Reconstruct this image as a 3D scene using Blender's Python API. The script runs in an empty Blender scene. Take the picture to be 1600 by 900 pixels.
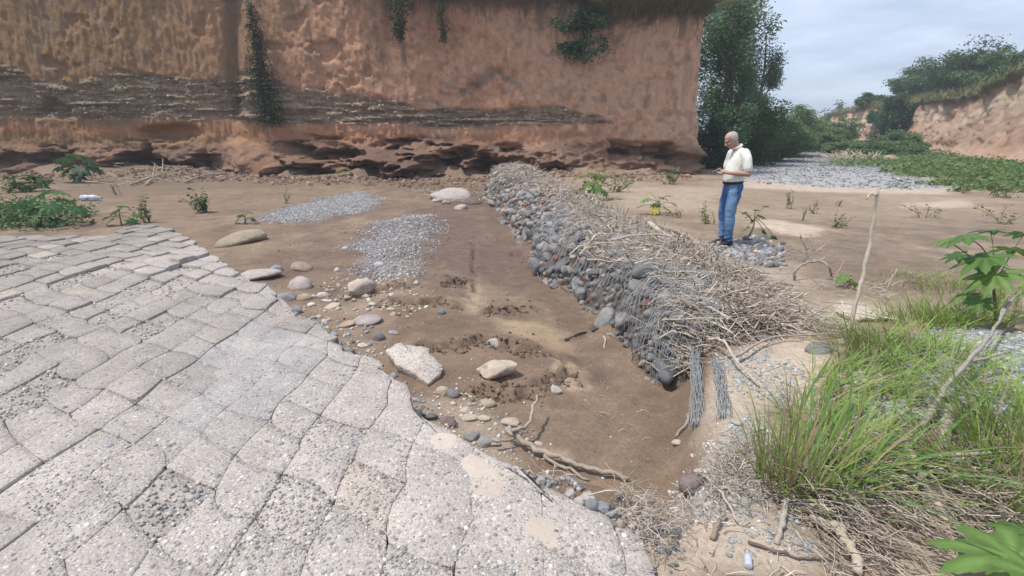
import bpy, bmesh, math, random
import numpy as np
from mathutils import Vector, Matrix, Euler

random.seed(7); np.random.seed(7)
R = math.radians
SC = bpy.context.scene
COL = SC.collection

# ------------------------------------------------------------------ camera, world, sun, exposure
F, HZ, CAMH = 800.0, 212.0, 1.65            # focal length and horizon in pixels of a 1600x900 frame, eye height
PIT = math.atan((450 - HZ) / F)
cam_d = bpy.data.cameras.new('camera'); cam = bpy.data.objects.new('camera', cam_d); COL.objects.link(cam)
cam_d.sensor_width = 36.0; cam_d.lens = 36.0 * F / 1600.0
cam_d.clip_start = 0.05; cam_d.clip_end = 3000
cam.location = (0, 0, CAMH); cam.rotation_euler = (math.pi / 2 - PIT, 0, 0)
SC.camera = cam
SUN_DIR = Vector((-0.40, -0.12, 0.91)).normalized()
SUN_EL = math.asin(SUN_DIR.z); SUN_AZ = math.atan2(SUN_DIR.x, SUN_DIR.y)
sun_d = bpy.data.lights.new('sun', 'SUN'); sun_d.energy = 3.6; sun_d.angle = R(2.5); sun_d.color = (1.0, 0.955, 0.88)
sun = bpy.data.objects.new('sun', sun_d); COL.objects.link(sun)
sun.rotation_euler = SUN_DIR.to_track_quat('Z', 'Y').to_euler()
W = bpy.data.worlds.new('World'); SC.world = W; W.use_nodes = True
nt = W.node_tree; nt.nodes.clear()
def wn(t): return nt.nodes.new(t)
sky = wn('ShaderNodeTexSky'); sky.sky_type = 'NISHITA'; sky.sun_disc = False
sky.sun_elevation = SUN_EL; sky.sun_rotation = SUN_AZ; sky.dust_density = 2.0; sky.altitude = 300
tc = wn('ShaderNodeTexCoord')
sep = wn('ShaderNodeSeparateXYZ'); nt.links.new(tc.outputs['Generated'], sep.inputs[0])
zz = wn('ShaderNodeMath'); zz.operation = 'ADD'; zz.inputs[1].default_value = 0.16; nt.links.new(sep.outputs['Z'], zz.inputs[0])
zc = wn('ShaderNodeMath'); zc.operation = 'MAXIMUM'; zc.inputs[1].default_value = 0.05; nt.links.new(zz.outputs[0], zc.inputs[0])
dv = wn('ShaderNodeVectorMath'); dv.operation = 'DIVIDE'; nt.links.new(tc.outputs['Generated'], dv.inputs[0])
cmb = wn('ShaderNodeCombineXYZ')
for k in range(3): nt.links.new(zc.outputs[0], cmb.inputs[k])
nt.links.new(cmb.outputs[0], dv.inputs[1])
cn = wn('ShaderNodeTexNoise'); cn.inputs['Scale'].default_value = 1.1; cn.inputs['Detail'].default_value = 7; cn.inputs['Roughness'].default_value = 0.55; cn.inputs['Distortion'].default_value = 0.5
nt.links.new(dv.outputs[0], cn.inputs['Vector'])
cr = wn('ShaderNodeValToRGB'); cr.color_ramp.elements[0].position = 0.30; cr.color_ramp.elements[1].position = 0.62
cr.color_ramp.elements[0].color = (0.55, 0.55, 0.55, 1); cr.color_ramp.elements[1].color = (0.96, 0.96, 0.96, 1)
nt.links.new(cn.outputs['Fac'], cr.inputs[0])
cn2 = wn('ShaderNodeTexNoise'); cn2.inputs['Scale'].default_value = 2.1; cn2.inputs['Detail'].default_value = 6
nt.links.new(dv.outputs[0], cn2.inputs['Vector'])
cr2 = wn('ShaderNodeValToRGB'); cr2.color_ramp.elements[0].position = 0.33; cr2.color_ramp.elements[1].position = 0.66
CLOUD = 6.5
cr2.color_ramp.elements[0].color = (0.56, 0.66, 0.86, 1); cr2.color_ramp.elements[1].color = (0.80, 0.91, 1.10, 1)
nt.links.new(cn2.outputs['Fac'], cr2.inputs[0])
csc = wn('ShaderNodeVectorMath'); csc.operation = 'SCALE'; csc.inputs['Scale'].default_value = CLOUD
nt.links.new(cr2.outputs[0], csc.inputs[0])
mx = wn('ShaderNodeMix'); mx.data_type = 'RGBA'
nt.links.new(cr.outputs[0], mx.inputs['Factor']); nt.links.new(sky.outputs[0], mx.inputs['A']); nt.links.new(csc.outputs[0], mx.inputs['B'])
bg = wn('ShaderNodeBackground'); bg.inputs['Strength'].default_value = 0.14
nt.links.new(mx.outputs['Result'], bg.inputs['Color'])
wo = wn('ShaderNodeOutputWorld'); nt.links.new(bg.outputs[0], wo.inputs['Surface'])
SC.view_settings.view_transform = 'Standard'; SC.view_settings.look = 'None'
SC.view_settings.exposure = 0.20; SC.view_settings.gamma = 1.0
SC.cycles.max_bounces = 5; SC.cycles.diffuse_bounces = 3; SC.cycles.transmission_bounces = 3; SC.cycles.glossy_bounces = 2

# ------------------------------------------------------------------ noise and pixel helpers
def _hash(ix, iy, iz, seed):
    n = (ix.astype(np.int64) * 374761393 + iy.astype(np.int64) * 668265263 + iz.astype(np.int64) * 2147483647 + seed * 974634777) & 0xffffffff
    n = ((n ^ (n >> 13)) * 1274126177) & 0xffffffff
    n = ((n ^ (n >> 16)) * 2246822519) & 0xffffffff
    return ((n ^ (n >> 15)) & 0xffff) / 65535.0
def vnoise(x, y, seed=0):
    x = np.asarray(x, float); y = np.asarray(y, float)
    ix = np.floor(x); iy = np.floor(y); fx = x - ix; fy = y - iy
    fx = fx * fx * fx * (fx * (fx * 6 - 15) + 10); fy = fy * fy * fy * (fy * (fy * 6 - 15) + 10); z = np.zeros_like(ix)
    a = _hash(ix, iy, z, seed); b = _hash(ix + 1, iy, z, seed); c = _hash(ix, iy + 1, z, seed); d = _hash(ix + 1, iy + 1, z, seed)
    return (a * (1 - fx) + b * fx) * (1 - fy) + (c * (1 - fx) + d * fx) * fy
def fbm(x, y, o=4, seed=0, g=0.5):
    x = np.asarray(x, float); y = np.asarray(y, float)
    s = 0; a = 1; t = 0
    for k in range(o):
        s = s + a * vnoise(x * 2 ** k + 17.3 * k, y * 2 ** k - 9.1 * k, seed + k); t += a; a *= g
    return s / t - 0.5                        # about -0.5 .. 0.5
def vnoise3(p, seed=0):
    i = np.floor(p); f = p - i; f = f * f * (3 - 2 * f); r = 0
    for dx in (0, 1):
        for dy in (0, 1):
            for dz in (0, 1):
                w = (f[:, 0] if dx else 1 - f[:, 0]) * (f[:, 1] if dy else 1 - f[:, 1]) * (f[:, 2] if dz else 1 - f[:, 2])
                r = r + w * _hash(i[:, 0] + dx, i[:, 1] + dy, i[:, 2] + dz, seed)
    return r
def fbm3(p, o=3, seed=0):
    s = 0; a = 1; t = 0
    for k in range(o): s = s + a * vnoise3(p * 2 ** k + 13.7 * k, seed + k); t += a; a *= 0.5
    return s / t - 0.5
def sst(a, b, x):
    t = np.clip((np.asarray(x, float) - a) / (b - a), 0, 1); return t * t * (3 - 2 * t)
cP, sP = math.cos(PIT), math.sin(PIT)
def ray(px, py):
    u = (px - 800) / F; v = (450 - py) / F
    return np.array([u, cP + v * sP, -sP + v * cP])
def P(px, py, z=0.0):
    d = ray(px, py); return np.array([0, 0, CAMH]) + d * ((z - CAMH) / d[2])
def at(px, py, y):
    "the point seen at a pixel, y metres ahead"
    d = ray(px, py); return np.array([0, 0, CAMH]) + d * (y / d[1])
def zone(pts, z=0.0): return np.array([P(a, b, z)[:2] for a, b in pts])
def sdist(poly, x, y):
    "signed distance to a polygon, negative inside"
    x = np.asarray(x, float); y = np.asarray(y, float)
    d = np.full(x.shape, 1e9); ins = np.zeros(x.shape, bool); n = len(poly)
    for i in range(n):
        ax, ay = poly[i]; bx, by = poly[(i + 1) % n]
        ex, ey = bx - ax, by - ay
        t = np.clip(((x - ax) * ex + (y - ay) * ey) / (ex * ex + ey * ey + 1e-12), 0, 1)
        d = np.minimum(d, np.hypot(x - ax - t * ex, y - ay - t * ey))
        c = ((ay > y) != (by > y)) & (x < (bx - ax) * (y - ay) / (by - ay + 1e-12) + ax)
        ins ^= c
    return np.where(ins, -d, d)
def ldist(line, x, y):
    d = np.full(np.shape(x), 1e9)
    for i in range(len(line) - 1):
        ax, ay = line[i]; bx, by = line[i + 1]; ex, ey = bx - ax, by - ay
        t = np.clip(((x - ax) * ex + (y - ay) * ey) / (ex * ex + ey * ey + 1e-12), 0, 1)
        d = np.minimum(d, np.hypot(x - ax - t * ex, y - ay - t * ey))
    return d

# ------------------------------------------------------------------ mesh and object helpers
def make_mesh(name, V, faces, col=None, smooth=True):
    V = np.asarray(V, np.float32).reshape(-1, 3)
    if isinstance(faces, np.ndarray): faces = [faces]
    faces = [np.asarray(f, np.int32) for f in faces if len(f)]
    me = bpy.data.meshes.new(name)
    me.vertices.add(len(V)); me.vertices.foreach_set('co', V.ravel())
    nl = sum(f.size for f in faces); npol = sum(len(f) for f in faces)
    me.loops.add(nl); me.polygons.add(npol)
    me.loops.foreach_set('vertex_index', np.concatenate([f.ravel() for f in faces]))
    ls = []; o = 0
    for f in faces:
        ls.append(o + np.arange(len(f)) * f.shape[1]); o += f.size
    me.polygons.foreach_set('loop_start', np.concatenate(ls).astype(np.int32))
    me.polygons.foreach_set('use_smooth', np.full(npol, smooth))
    if col is not None:
        col = np.asarray(col, np.float32)
        if col.shape[1] == 3: col = np.c_[col, np.ones(len(col), np.float32)]
        a = me.attributes.new('Col', 'FLOAT_COLOR', 'POINT'); a.data.foreach_set('color', col.ravel())
    me.update(calc_edges=True); me.validate()
    return me
class MB:
    def __init__(s): s.v = []; s.f = {}; s.c = []; s.n = 0
    def add(s, V, faces, col=(.5, .5, .5)):
        V = np.asarray(V, float).reshape(-1, 3)
        col = np.asarray(col, float)
        if col.ndim == 1: col = np.tile(col, (len(V), 1))
        for f in (faces if isinstance(faces, list) else [faces]):
            f = np.asarray(f)
            if f.size: s.f.setdefault(f.shape[1], []).append(f + s.n)
        s.v.append(V); s.c.append(col); s.n += len(V)
    def mesh(s, name, smooth=True):
        return make_mesh(name, np.concatenate(s.v), [np.concatenate(x) for x in s.f.values()], np.concatenate(s.c), smooth)
    def build(s, name, mat, parent=None, smooth=True): return link(name, s.mesh(name, smooth), mat, parent)
def link(name, me, mat=None, parent=None, loc=None, rot=None, scale=None):
    o = bpy.data.objects.new(name, me); COL.objects.link(o)
    if mat and not me.materials: me.materials.append(mat)
    if parent is not None: o.parent = parent
    if loc is not None: o.location = loc
    if rot is not None: o.rotation_euler = rot
    if scale is not None: o.scale = scale
    return o
def empty(name, loc=(0, 0, 0), rot=(0, 0, 0)):
    o = bpy.data.objects.new(name, None); COL.objects.link(o); o.location = loc; o.rotation_euler = rot; o.empty_display_size = 0.1; return o
def tag(o, label=None, cat=None, group=None, kind=None):
    if label: o['label'] = label
    if cat: o['category'] = cat
    if group: o['group'] = group
    if kind: o['kind'] = kind
    return o
def grid_faces(nu, nv):
    i = np.arange(nu * nv).reshape(nu, nv)
    return np.stack([i[:-1, :-1], i[1:, :-1], i[1:, 1:], i[:-1, 1:]], -1).reshape(-1, 4)
def tube(pts, rad, k=5):
    "a tapered tube along a polyline, ends closed"
    pts = np.asarray(pts, float); n = len(pts); rad = np.broadcast_to(np.asarray(rad, float), (n,))
    T = np.gradient(pts, axis=0); T /= np.linalg.norm(T, axis=1)[:, None] + 1e-9
    ref = np.array([0, 0, 1.]) if abs(T[:, 2]).mean() < 0.8 else np.array([1., 0, 0])
    N = np.cross(T, ref); N /= np.linalg.norm(N, axis=1)[:, None] + 1e-9; B = np.cross(T, N)
    a = np.arange(k) / k * 2 * math.pi
    V = pts[:, None] + rad[:, None, None] * (np.cos(a)[None, :, None] * N[:, None] + np.sin(a)[None, :, None] * B[:, None])
    V = V.reshape(-1, 3); i = np.arange(n * k).reshape(n, k); j = np.roll(i, -1, 1)
    q = np.stack([i[:-1], j[:-1], j[1:], i[1:]], -1).reshape(-1, 4)
    V = np.r_[V, pts[:1], pts[-1:]]; a0, a1 = n * k, n * k + 1
    t = np.r_[np.stack([j[0], i[0], np.full(k, a0)], -1), np.stack([i[-1], j[-1], np.full(k, a1)], -1)]
    return V, [q, t]
def smooth_line(pts, m=6, wob=0.0):
    pts = np.asarray(pts, float)
    if len(pts) == 2: pts = np.array([pts[0], (pts[0] * 2 + pts[1]) / 3, (pts[0] + pts[1] * 2) / 3, pts[1]])
    t = np.linspace(0, len(pts) - 1, (len(pts) - 1) * m + 1)
    q = np.r_[[2 * pts[0] - pts[1]], pts, [2 * pts[-1] - pts[-2]]]
    i = np.clip(t.astype(int), 0, len(pts) - 2); f = (t - i)[:, None]
    a, b, c, d = q[i], q[i + 1], q[i + 2], q[i + 3]
    r = 0.5 * (2 * b + (c - a) * f + (2 * a - 5 * b + 4 * c - d) * f ** 2 + (3 * b - a - 3 * c + d) * f ** 3)
    if wob: r[1:-1] += np.random.normal(0, wob, (len(r) - 2, 3))
    return r
def ico(sub):
    bm = bmesh.new(); bmesh.ops.create_icosphere(bm, subdivisions=sub, radius=1)
    V = np.array([v.co[:] for v in bm.verts]); Fc = np.array([[v.index for v in f.verts] for f in bm.faces]); bm.free()
    return V, Fc
ICO = {k: ico(k) for k in (1, 2, 3, 4)}
def scatter(V, Fc, pos, M, col):
    "many copies of one small shape as a single mesh: pos (n,3), M (n,3,3), col (n,3)"
    n, k = len(pos), len(V)
    VV = np.einsum('nij,kj->nki', M, V) + pos[:, None]
    FF = (Fc[None] + (np.arange(n) * k)[:, None, None]).reshape(-1, Fc.shape[1])
    return VV.reshape(-1, 3), FF, np.repeat(col, k, 0)
def rotmats(n, tilt=math.pi):
    a = np.random.uniform(0, 2 * math.pi, n); b = np.random.uniform(-tilt, tilt, n); c = np.random.uniform(-tilt, tilt, n)
    o = np.zeros(n); l = np.ones(n)
    Z = np.array([[np.cos(a), -np.sin(a), o], [np.sin(a), np.cos(a), o], [o, o, l]]).transpose(2, 0, 1)
    X = np.array([[l, o, o], [o, np.cos(b), -np.sin(b)], [o, np.sin(b), np.cos(b)]]).transpose(2, 0, 1)
    Y = np.array([[np.cos(c), o, np.sin(c)], [o, l, o], [-np.sin(c), o, np.cos(c)]]).transpose(2, 0, 1)
    return Z @ X @ Y

# ------------------------------------------------------------------ materials
def mat(name, color=None, rough=0.9, nscale=30, namt=0.25, bump=0.3, bscale=60, bdist=0.01, trans=0.0, spec=0.3, vor=0, metal=0.0, fine=0.0, speck=(), big=None):
    "colour (or the Col attribute) varied by noise in world space, with bump; trans adds a share of translucency for leaves"
    m = bpy.data.materials.new(name); m.use_nodes = True; t = m.node_tree; t.nodes.clear(); n = t.nodes.new; L = t.links.new
    out = n('ShaderNodeOutputMaterial'); b = n('ShaderNodeBsdfPrincipled')
    b.inputs['Roughness'].default_value = rough; b.inputs['Specular IOR Level'].default_value = spec; b.inputs['Metallic'].default_value = metal
    geo = n('ShaderNodeNewGeometry')
    if color is None:
        a = n('ShaderNodeAttribute'); a.attribute_name = 'Col'; csrc = a.outputs['Color']
    else:
        a = n('ShaderNodeRGB'); a.outputs[0].default_value = (*color, 1); csrc = a.outputs[0]
    if namt:
        nz = n('ShaderNodeTexNoise'); nz.inputs['Scale'].default_value = nscale; nz.inputs['Detail'].default_value = 5; nz.inputs['Roughness'].default_value = 0.65
        L(geo.outputs['Position'], nz.inputs['Vector'])
        mr = n('ShaderNodeMapRange'); mr.inputs['From Min'].default_value = 0.28; mr.inputs['From Max'].default_value = 0.72
        mr.inputs['To Min'].default_value = 1 - namt; mr.inputs['To Max'].default_value = 1 + namt; L(nz.outputs['Fac'], mr.inputs['Value'])
        sc = n('ShaderNodeVectorMath'); sc.operation = 'SCALE'; L(csrc, sc.inputs[0]); L(mr.outputs[0], sc.inputs['Scale']); csrc = sc.outputs[0]
    if big:
        nb = n('ShaderNodeTexNoise'); nb.inputs['Scale'].default_value = big[0]; nb.inputs['Detail'].default_value = 4; nb.inputs['Roughness'].default_value = 0.6; nb.inputs['Distortion'].default_value = 0.6
        L(geo.outputs['Position'], nb.inputs['Vector'])
        mb_ = n('ShaderNodeMapRange'); mb_.inputs['From Min'].default_value = 0.35; mb_.inputs['From Max'].default_value = 0.65; mb_.inputs['To Min'].default_value = 1 - big[1]; mb_.inputs['To Max'].default_value = 1 + big[1]; L(nb.outputs['Fac'], mb_.inputs['Value'])
        sb = n('ShaderNodeVectorMath'); sb.operation = 'SCALE'; L(csrc, sb.inputs[0]); L(mb_.outputs[0], sb.inputs['Scale']); csrc = sb.outputs[0]
    if fine:
        nz2 = n('ShaderNodeTexNoise'); nz2.inputs['Scale'].default_value = nscale * 6.3; nz2.inputs['Detail'].default_value = 3; nz2.inputs['Roughness'].default_value = 0.8
        L(geo.outputs['Position'], nz2.inputs['Vector'])
        mr2 = n('ShaderNodeMapRange'); mr2.inputs['From Min'].default_value = 0.3; mr2.inputs['From Max'].default_value = 0.7
        mr2.inputs['To Min'].default_value = 1 - fine; mr2.inputs['To Max'].default_value = 1 + fine; L(nz2.outputs['Fac'], mr2.inputs['Value'])
        sc2 = n('ShaderNodeVectorMath'); sc2.operation = 'SCALE'; L(csrc, sc2.inputs[0]); L(mr2.outputs[0], sc2.inputs['Scale']); csrc = sc2.outputs[0]
    smask = None
    for s_, lo_, hi_, dk_, lt_ in speck:      # single pebbles showing in the mortar: some dark, some pale
        vp = n('ShaderNodeTexVoronoi'); vp.inputs['Scale'].default_value = s_; L(geo.outputs['Position'], vp.inputs['Vector'])
        mk = n('ShaderNodeMapRange'); mk.inputs['From Min'].default_value = 0.30; mk.inputs['From Max'].default_value = 0.42; mk.inputs['To Min'].default_value = 1; mk.inputs['To Max'].default_value = 0; L(vp.outputs['Distance'], mk.inputs['Value'])
        sx = n('ShaderNodeSeparateXYZ'); L(vp.outputs['Color'], sx.inputs[0])
        rp = n('ShaderNodeValToRGB'); rp.color_ramp.interpolation = 'CONSTANT'; e = rp.color_ramp.elements; e[0].position = 0; e[0].color = (dk_, dk_, dk_ * 1.04, 1); e[1].position = lo_; e[1].color = (1, 1, 1, 1); q = e.new(hi_); q.color = (lt_, lt_, lt_, 1)
        L(sx.outputs[0], rp.inputs[0])
        mm = n('ShaderNodeMix'); mm.data_type = 'RGBA'; mm.inputs['A'].default_value = (1, 1, 1, 1); L(mk.outputs[0], mm.inputs['Factor']); L(rp.outputs[0], mm.inputs['B'])
        mu = n('ShaderNodeVectorMath'); mu.operation = 'MULTIPLY'; L(csrc, mu.inputs[0]); L(mm.outputs['Result'], mu.inputs[1]); csrc = mu.outputs[0]
    L(csrc, b.inputs['Base Color'])
    if bump:
        bn = n('ShaderNodeTexNoise'); bn.inputs['Scale'].default_value = bscale; bn.inputs['Detail'].default_value = 6; bn.inputs['Roughness'].default_value = 0.7
        L(geo.outputs['Position'], bn.inputs['Vector']); hsrc = bn.outputs['Fac']
        if vor:
            vo = n('ShaderNodeTexVoronoi'); vo.inputs['Scale'].default_value = vor; L(geo.outputs['Position'], vo.inputs['Vector'])
            ad = n('ShaderNodeMath'); ad.operation = 'SUBTRACT'; L(hsrc, ad.inputs[0]); L(vo.outputs['Distance'], ad.inputs[1]); hsrc = ad.outputs[0]
        bp = n('ShaderNodeBump'); bp.inputs['Strength'].default_value = bump; bp.inputs['Distance'].default_value = bdist
        L(hsrc, bp.inputs['Height']); L(bp.outputs[0], b.inputs['Normal'])
    if trans:
        tr = n('ShaderNodeBsdfTranslucent'); L(csrc, tr.inputs['Color'])
        ms = n('ShaderNodeMixShader'); ms.inputs[0].default_value = trans; L(b.outputs[0], ms.inputs[1]); L(tr.outputs[0], ms.inputs[2]); L(ms.outputs[0], out.inputs[0])
    else: L(b.outputs[0], out.inputs[0])
    return m
M_ground = mat('river_sand', rough=0.85, nscale=5, namt=0.14, bump=0.8, bscale=32, bdist=0.022, spec=0.25, fine=0.2, speck=((120, .07, .965, .6, 1.35), (38, .03, .985, .65, 1.3)))
M_cliff = mat('cliff_earth', rough=0.95, nscale=4, namt=0.16, bump=1.0, bscale=13, bdist=0.10, spec=0.1, fine=0.2)
M_tile = mat('exposed_aggregate_concrete', rough=0.93, nscale=7, namt=0.10, bump=0.8, bscale=90, bdist=0.008, spec=0.15, vor=62, fine=0.18, big=(1.6, .13), speck=((75, .16, .86, .48, 1.45), (34, .10, .95, .55, 1.3), (150, .22, .8, .55, 1.4)))
M_pebble = mat('pebbles', rough=0.85, nscale=60, namt=0.15, bump=0.2, bscale=150, bdist=0.003)
M_rock = mat('river_stone', rough=0.9, nscale=14, namt=0.22, bump=0.8, bscale=38, bdist=0.02, fine=0.2, spec=.2)
M_sand = mat('dry_silt', rough=0.95, nscale=6, namt=0.07, bump=0.3, bscale=70, bdist=0.006, fine=0.07)
M_twig = mat('dry_twigs', rough=0.9, nscale=40, namt=0.25, bump=0.2, bscale=120)
M_bark = mat('weathered_wood', rough=0.9, nscale=25, namt=0.25, bump=0.6, bscale=70, bdist=0.006, fine=0.15)
M_leaf = mat('leaves', rough=0.5, nscale=9, namt=0.2, bump=0, trans=0.42, spec=0.3)
M_grass = mat('grass_blades', rough=0.55, nscale=9, namt=0.15, bump=0, trans=0.35, spec=0.3)
M_wire = mat('galvanised_wire', color=(0.34, 0.35, 0.36), rough=0.55, metal=0.35, nscale=40, namt=0.3, bump=0)
# ------------------------------------------------------------------ the lie of the land
SLAB = zone([(-700, 366), (0, 366), (150, 366), (178, 362), (196, 351), (225, 346), (252, 349), (272, 357), (295, 374), (306, 386), (340, 400), (346, 409), (376, 425), (400, 441), (428, 455), (440, 470),
             (465, 487), (500, 500), (530, 533), (548, 551), (588, 563), (600, 580), (625, 595), (638, 615), (632, 640), (660, 655), (695, 670), (718, 690), (762, 712), (800, 727), (832, 757),
             (870, 777), (900, 792), (935, 806), (985, 827), (1002, 865), (1015, 910)], 0.0)
SLAB = np.r_[SLAB, [[0.62, 0.6], [-9, 0.6]]]
# left foot of the gabion, right foot and crest height, far to near
GY = np.array([17.2, 15.0, 12.5, 10.3, 8.4, 7.2, 6.2, 5.4, 4.75, 4.25, 3.85])
GXL = np.array([-0.90, -0.70, -0.22, 0.02, 0.28, 0.45, 0.74, 0.98, 1.13, 1.20, 1.34])
GXR = np.array([1.55, 1.85, 2.15, 2.45, 2.75, 2.9, 2.95, 2.95, 2.75, 2.4, 1.95])
GZ = np.array([0.86, 0.76, 0.50, 0.38, 0.34, 0.34, 0.32, 0.26, 0.18, 0.08, -0.10])
BY = np.r_[[40, 18.5], GY, [3.5, 2.9, 2.5, 2.2, 1.9, 0.5]]
BX = np.r_[[1.5, 0.4], GXL + 0.18, [1.33, 1.16, 1.02, 0.86, 0.75, 0.6]]
def slabz(x, y): return 0.05 * fbm(x * 0.8, y * 0.8, 2, 3) - 0.05 * sst(7.5, 10.5, y)
CR = [([(596, 478), (620, 474), (655, 480), (668, 474), (692, 470), (722, 481)], .05), ([(660, 546), (700, 545), (728, 540), (752, 528), (790, 541), (840, 548)], .045),
      ([(700, 432), (716, 435), (722, 450), (702, 447)], .05), ([(722, 458), (742, 470), (768, 490)], .035), ([(742, 385), (740, 420), (742, 455)], .035),
      ([(860, 545), (885, 570), (905, 580), (915, 600)], .03), ([(850, 590), (880, 585), (890, 575)], .03), ([(760, 600), (800, 612), (838, 615)], .02), ([(800, 395), (815, 400)], .04),
      ([(600, 455), (640, 440)], .015), ([(880, 530), (930, 514), (935, 500)], .02), ([(560, 470), (545, 455)], .03)]
CR = [(zone(p, -0.33), d) for p, d in CR]
SCARP = [zone(p, -0.33) for p in ([(585, 484), (620, 476), (655, 481), (690, 474), (724, 482)], [(640, 549), (690, 548), (728, 541), (752, 530), (800, 545), (842, 549)], [(838, 604), (870, 590), (892, 578)], [(540, 470), (580, 462), (640, 450)], [(755, 489), (800, 482), (830, 478)], [(690, 448), (712, 440), (730, 446)], [(735, 616), (790, 612), (842, 618)])]
PITS = [(712, 434), (706, 448), (688, 474), (672, 476), (716, 481), (735, 462), (806, 398), (812, 396)]
PITS = [P(a, b, -.33)[:2] for a, b in PITS]
CR2 = [(zone(p, -0.06), d) for p, d in [([(1050, 325), (1100, 327), (1170, 330), (1290, 339)], .07), ([(1190, 352), (1260, 372), (1300, 368)], .03), ([(1360, 365), (1380, 368)], .03),
                                        ([(1410, 347), (1435, 347)], .04), ([(1470, 350), (1500, 346)], .03), ([(1440, 385), (1470, 387)], .04), ([(1390, 370), (1400, 374)], .03), ([(1350, 362), (1376, 362)], .04), ([(1500, 330), (1540, 325)], .03)]]
def h(x, y):
    x = np.asarray(x, float); y = np.asarray(y, float)
    xb = np.interp(y, BY[::-1], BX[::-1])
    wob = fbm(x * 1.5, y * 1.5, 3, 11) * 0.12
    low = -0.37 + 0.05 * fbm(x * 0.9, y * 0.9, 3, 5) + 0.12 * sst(7, 12, y) + 0.07 * sst(0.5, 2.5, xb - x)
    low = low + 0.09 * np.exp(-((y - (10.3 + 0.9 * (x + 3))) / 0.9) ** 2) * sst(-5.6, -4.6, x) * sst(0.2, -1.2, x)       # pale sand bar
    low = low + 0.006 * np.sin((y * 0.9 + x * 0.5 + fbm(x, y, 2, 9)) * 50) * np.exp(-((xb - x - 0.5) / 0.45) ** 2) * sst(4.5, 5.2, y) * sst(9, 8, y)  # ripples by the gabion
    hi = -0.03 + 0.07 * fbm(x * 0.5, y * 0.5, 3, 21) - 0.10 * sst(8.5, 13, y)
    hi = hi + 0.13 * sst(1.8, 3.0, x) * sst(4.6, 3.4, y)
    hi = hi + 0.15 * sst(10, 40, x) * sst(12, 30, y) + 0.9 * sst(40, 62, y)
    z = low + (hi - low) * sst(-0.20, 0.22, x - xb + wob)
    z = z + (-0.035 - z) * sst(2.25, 1.85, y + wob * 0.5 - 0.3 * sst(0.9, 0.4, x))
    near = y < 40
    sd = np.full(x.shape, 9.0); sd[near] = sdist(SLAB, x[near], y[near]) if x.ndim else 0
    k = sst(0.13, -0.10, sd + fbm(x * 3, y * 3, 3, 31) * 0.10)
    z = z + (np.minimum(slabz(x, y) - 0.055, -0.05) - z) * k
    # soft rubble slope below the broken edge
    z = z + 0.10 * np.exp(-((sd - 0.12) / 0.16) ** 2) * (sd > 0) * (0.4 + fbm(x * 4, y * 4, 2, 37)) * sst(1.9, 2.4, y)
    for c in CR:
        m = (np.abs(y - c[0][:, 1].mean()) < 2) & (np.abs(x - c[0][:, 0].mean()) < 2)
        if m.any():
            d = ldist(c[0], x[m] + 0.06 * fbm(x[m] * 9, y[m] * 9, 2, 41), y[m] + 0.08 * fbm(x[m] * 9, y[m] * 9, 2, 43))
            z[m] = z[m] - c[1] * 1.9 * sst(-.12, .10, fbm(x[m] * 5, y[m] * 5, 2, 49)) * np.exp(-(d / 0.030) ** 4) + 0.010 * np.exp(-((d - .09) / .06) ** 2)
    for q in SCARP:      # little eroded steps: the far side stands a few centimetres proud, with a ragged lip
        x0, x1 = q[:, 0].min(), q[:, 0].max(); m = (np.abs(y - q[:, 1].mean()) < 1.4) & (x > x0 - .3) & (x < x1 + .3)
        if m.any():
            o = np.argsort(q[:, 0]); e = y[m] - np.interp(x[m], q[o, 0], q[o, 1]) - .34 * fbm(x[m] * 3, y[m] * 3, 4, 47, .65)
            z[m] = z[m] + (.055 * sst(-.01, .03, e) * np.exp(-np.maximum(e, 0) / .30) - .035 * np.exp(-((e + .03) / .045) ** 2)) * sst(x0 - .2, x0 + .15, x[m]) * sst(x1 + .2, x1 - .15, x[m]) * (.55 + 1.3 * np.clip(.5 + fbm(x[m] * 3, y[m] * 3, 2, 48), 0, 1))
    for c in CR2:
        m = (np.abs(y - c[0][:, 1].mean()) < 6) & (np.abs(x - c[0][:, 0].mean()) < 6)
        if m.any():
            d = ldist(c[0], x[m] + 0.12 * fbm(x[m] * 5, y[m] * 5, 2, 41), y[m] + 0.12 * fbm(x[m] * 5, y[m] * 5, 2, 43))
            z[m] = z[m] - c[1] * np.exp(-(d / 0.07) ** 2) + c[1] * 0.4 * np.exp(-((d - .15) / .1) ** 2)
    for c in PITS:
        m = (np.abs(y - c[1]) < .5) & (np.abs(x - c[0]) < .5)
        if m.any(): z[m] = z[m] - 0.07 * np.exp(-(np.hypot((x[m] - c[0]) / 1.5, y[m] - c[1] + 0.1 * fbm(x[m] * 10, y[m] * 10, 2, 3)) / 0.055) ** 2)
    z = z + 1.5 * sst(21.8, 25.2, y) * np.clip(fbm(x * .45, y * .3, 3, 67) + .10, 0, 1) * sst(8.4, 7, x) * sst(27.5, 26, y) - .28 * np.exp(-((x + 2.2) / 2) ** 2 - ((y - 20.3) / 1.8) ** 2)
    z = z + 0.012 * fbm(x * 6, y * 6, 3, 51) + 0.007 * fbm(x * 22, y * 22, 2, 61) * (y < 14)
    return z
def h1(x, y): return float(h(np.array([float(x)]), np.array([float(y)]))[0])
TT = np.geomspace(1.2, 160, 700)
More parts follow.
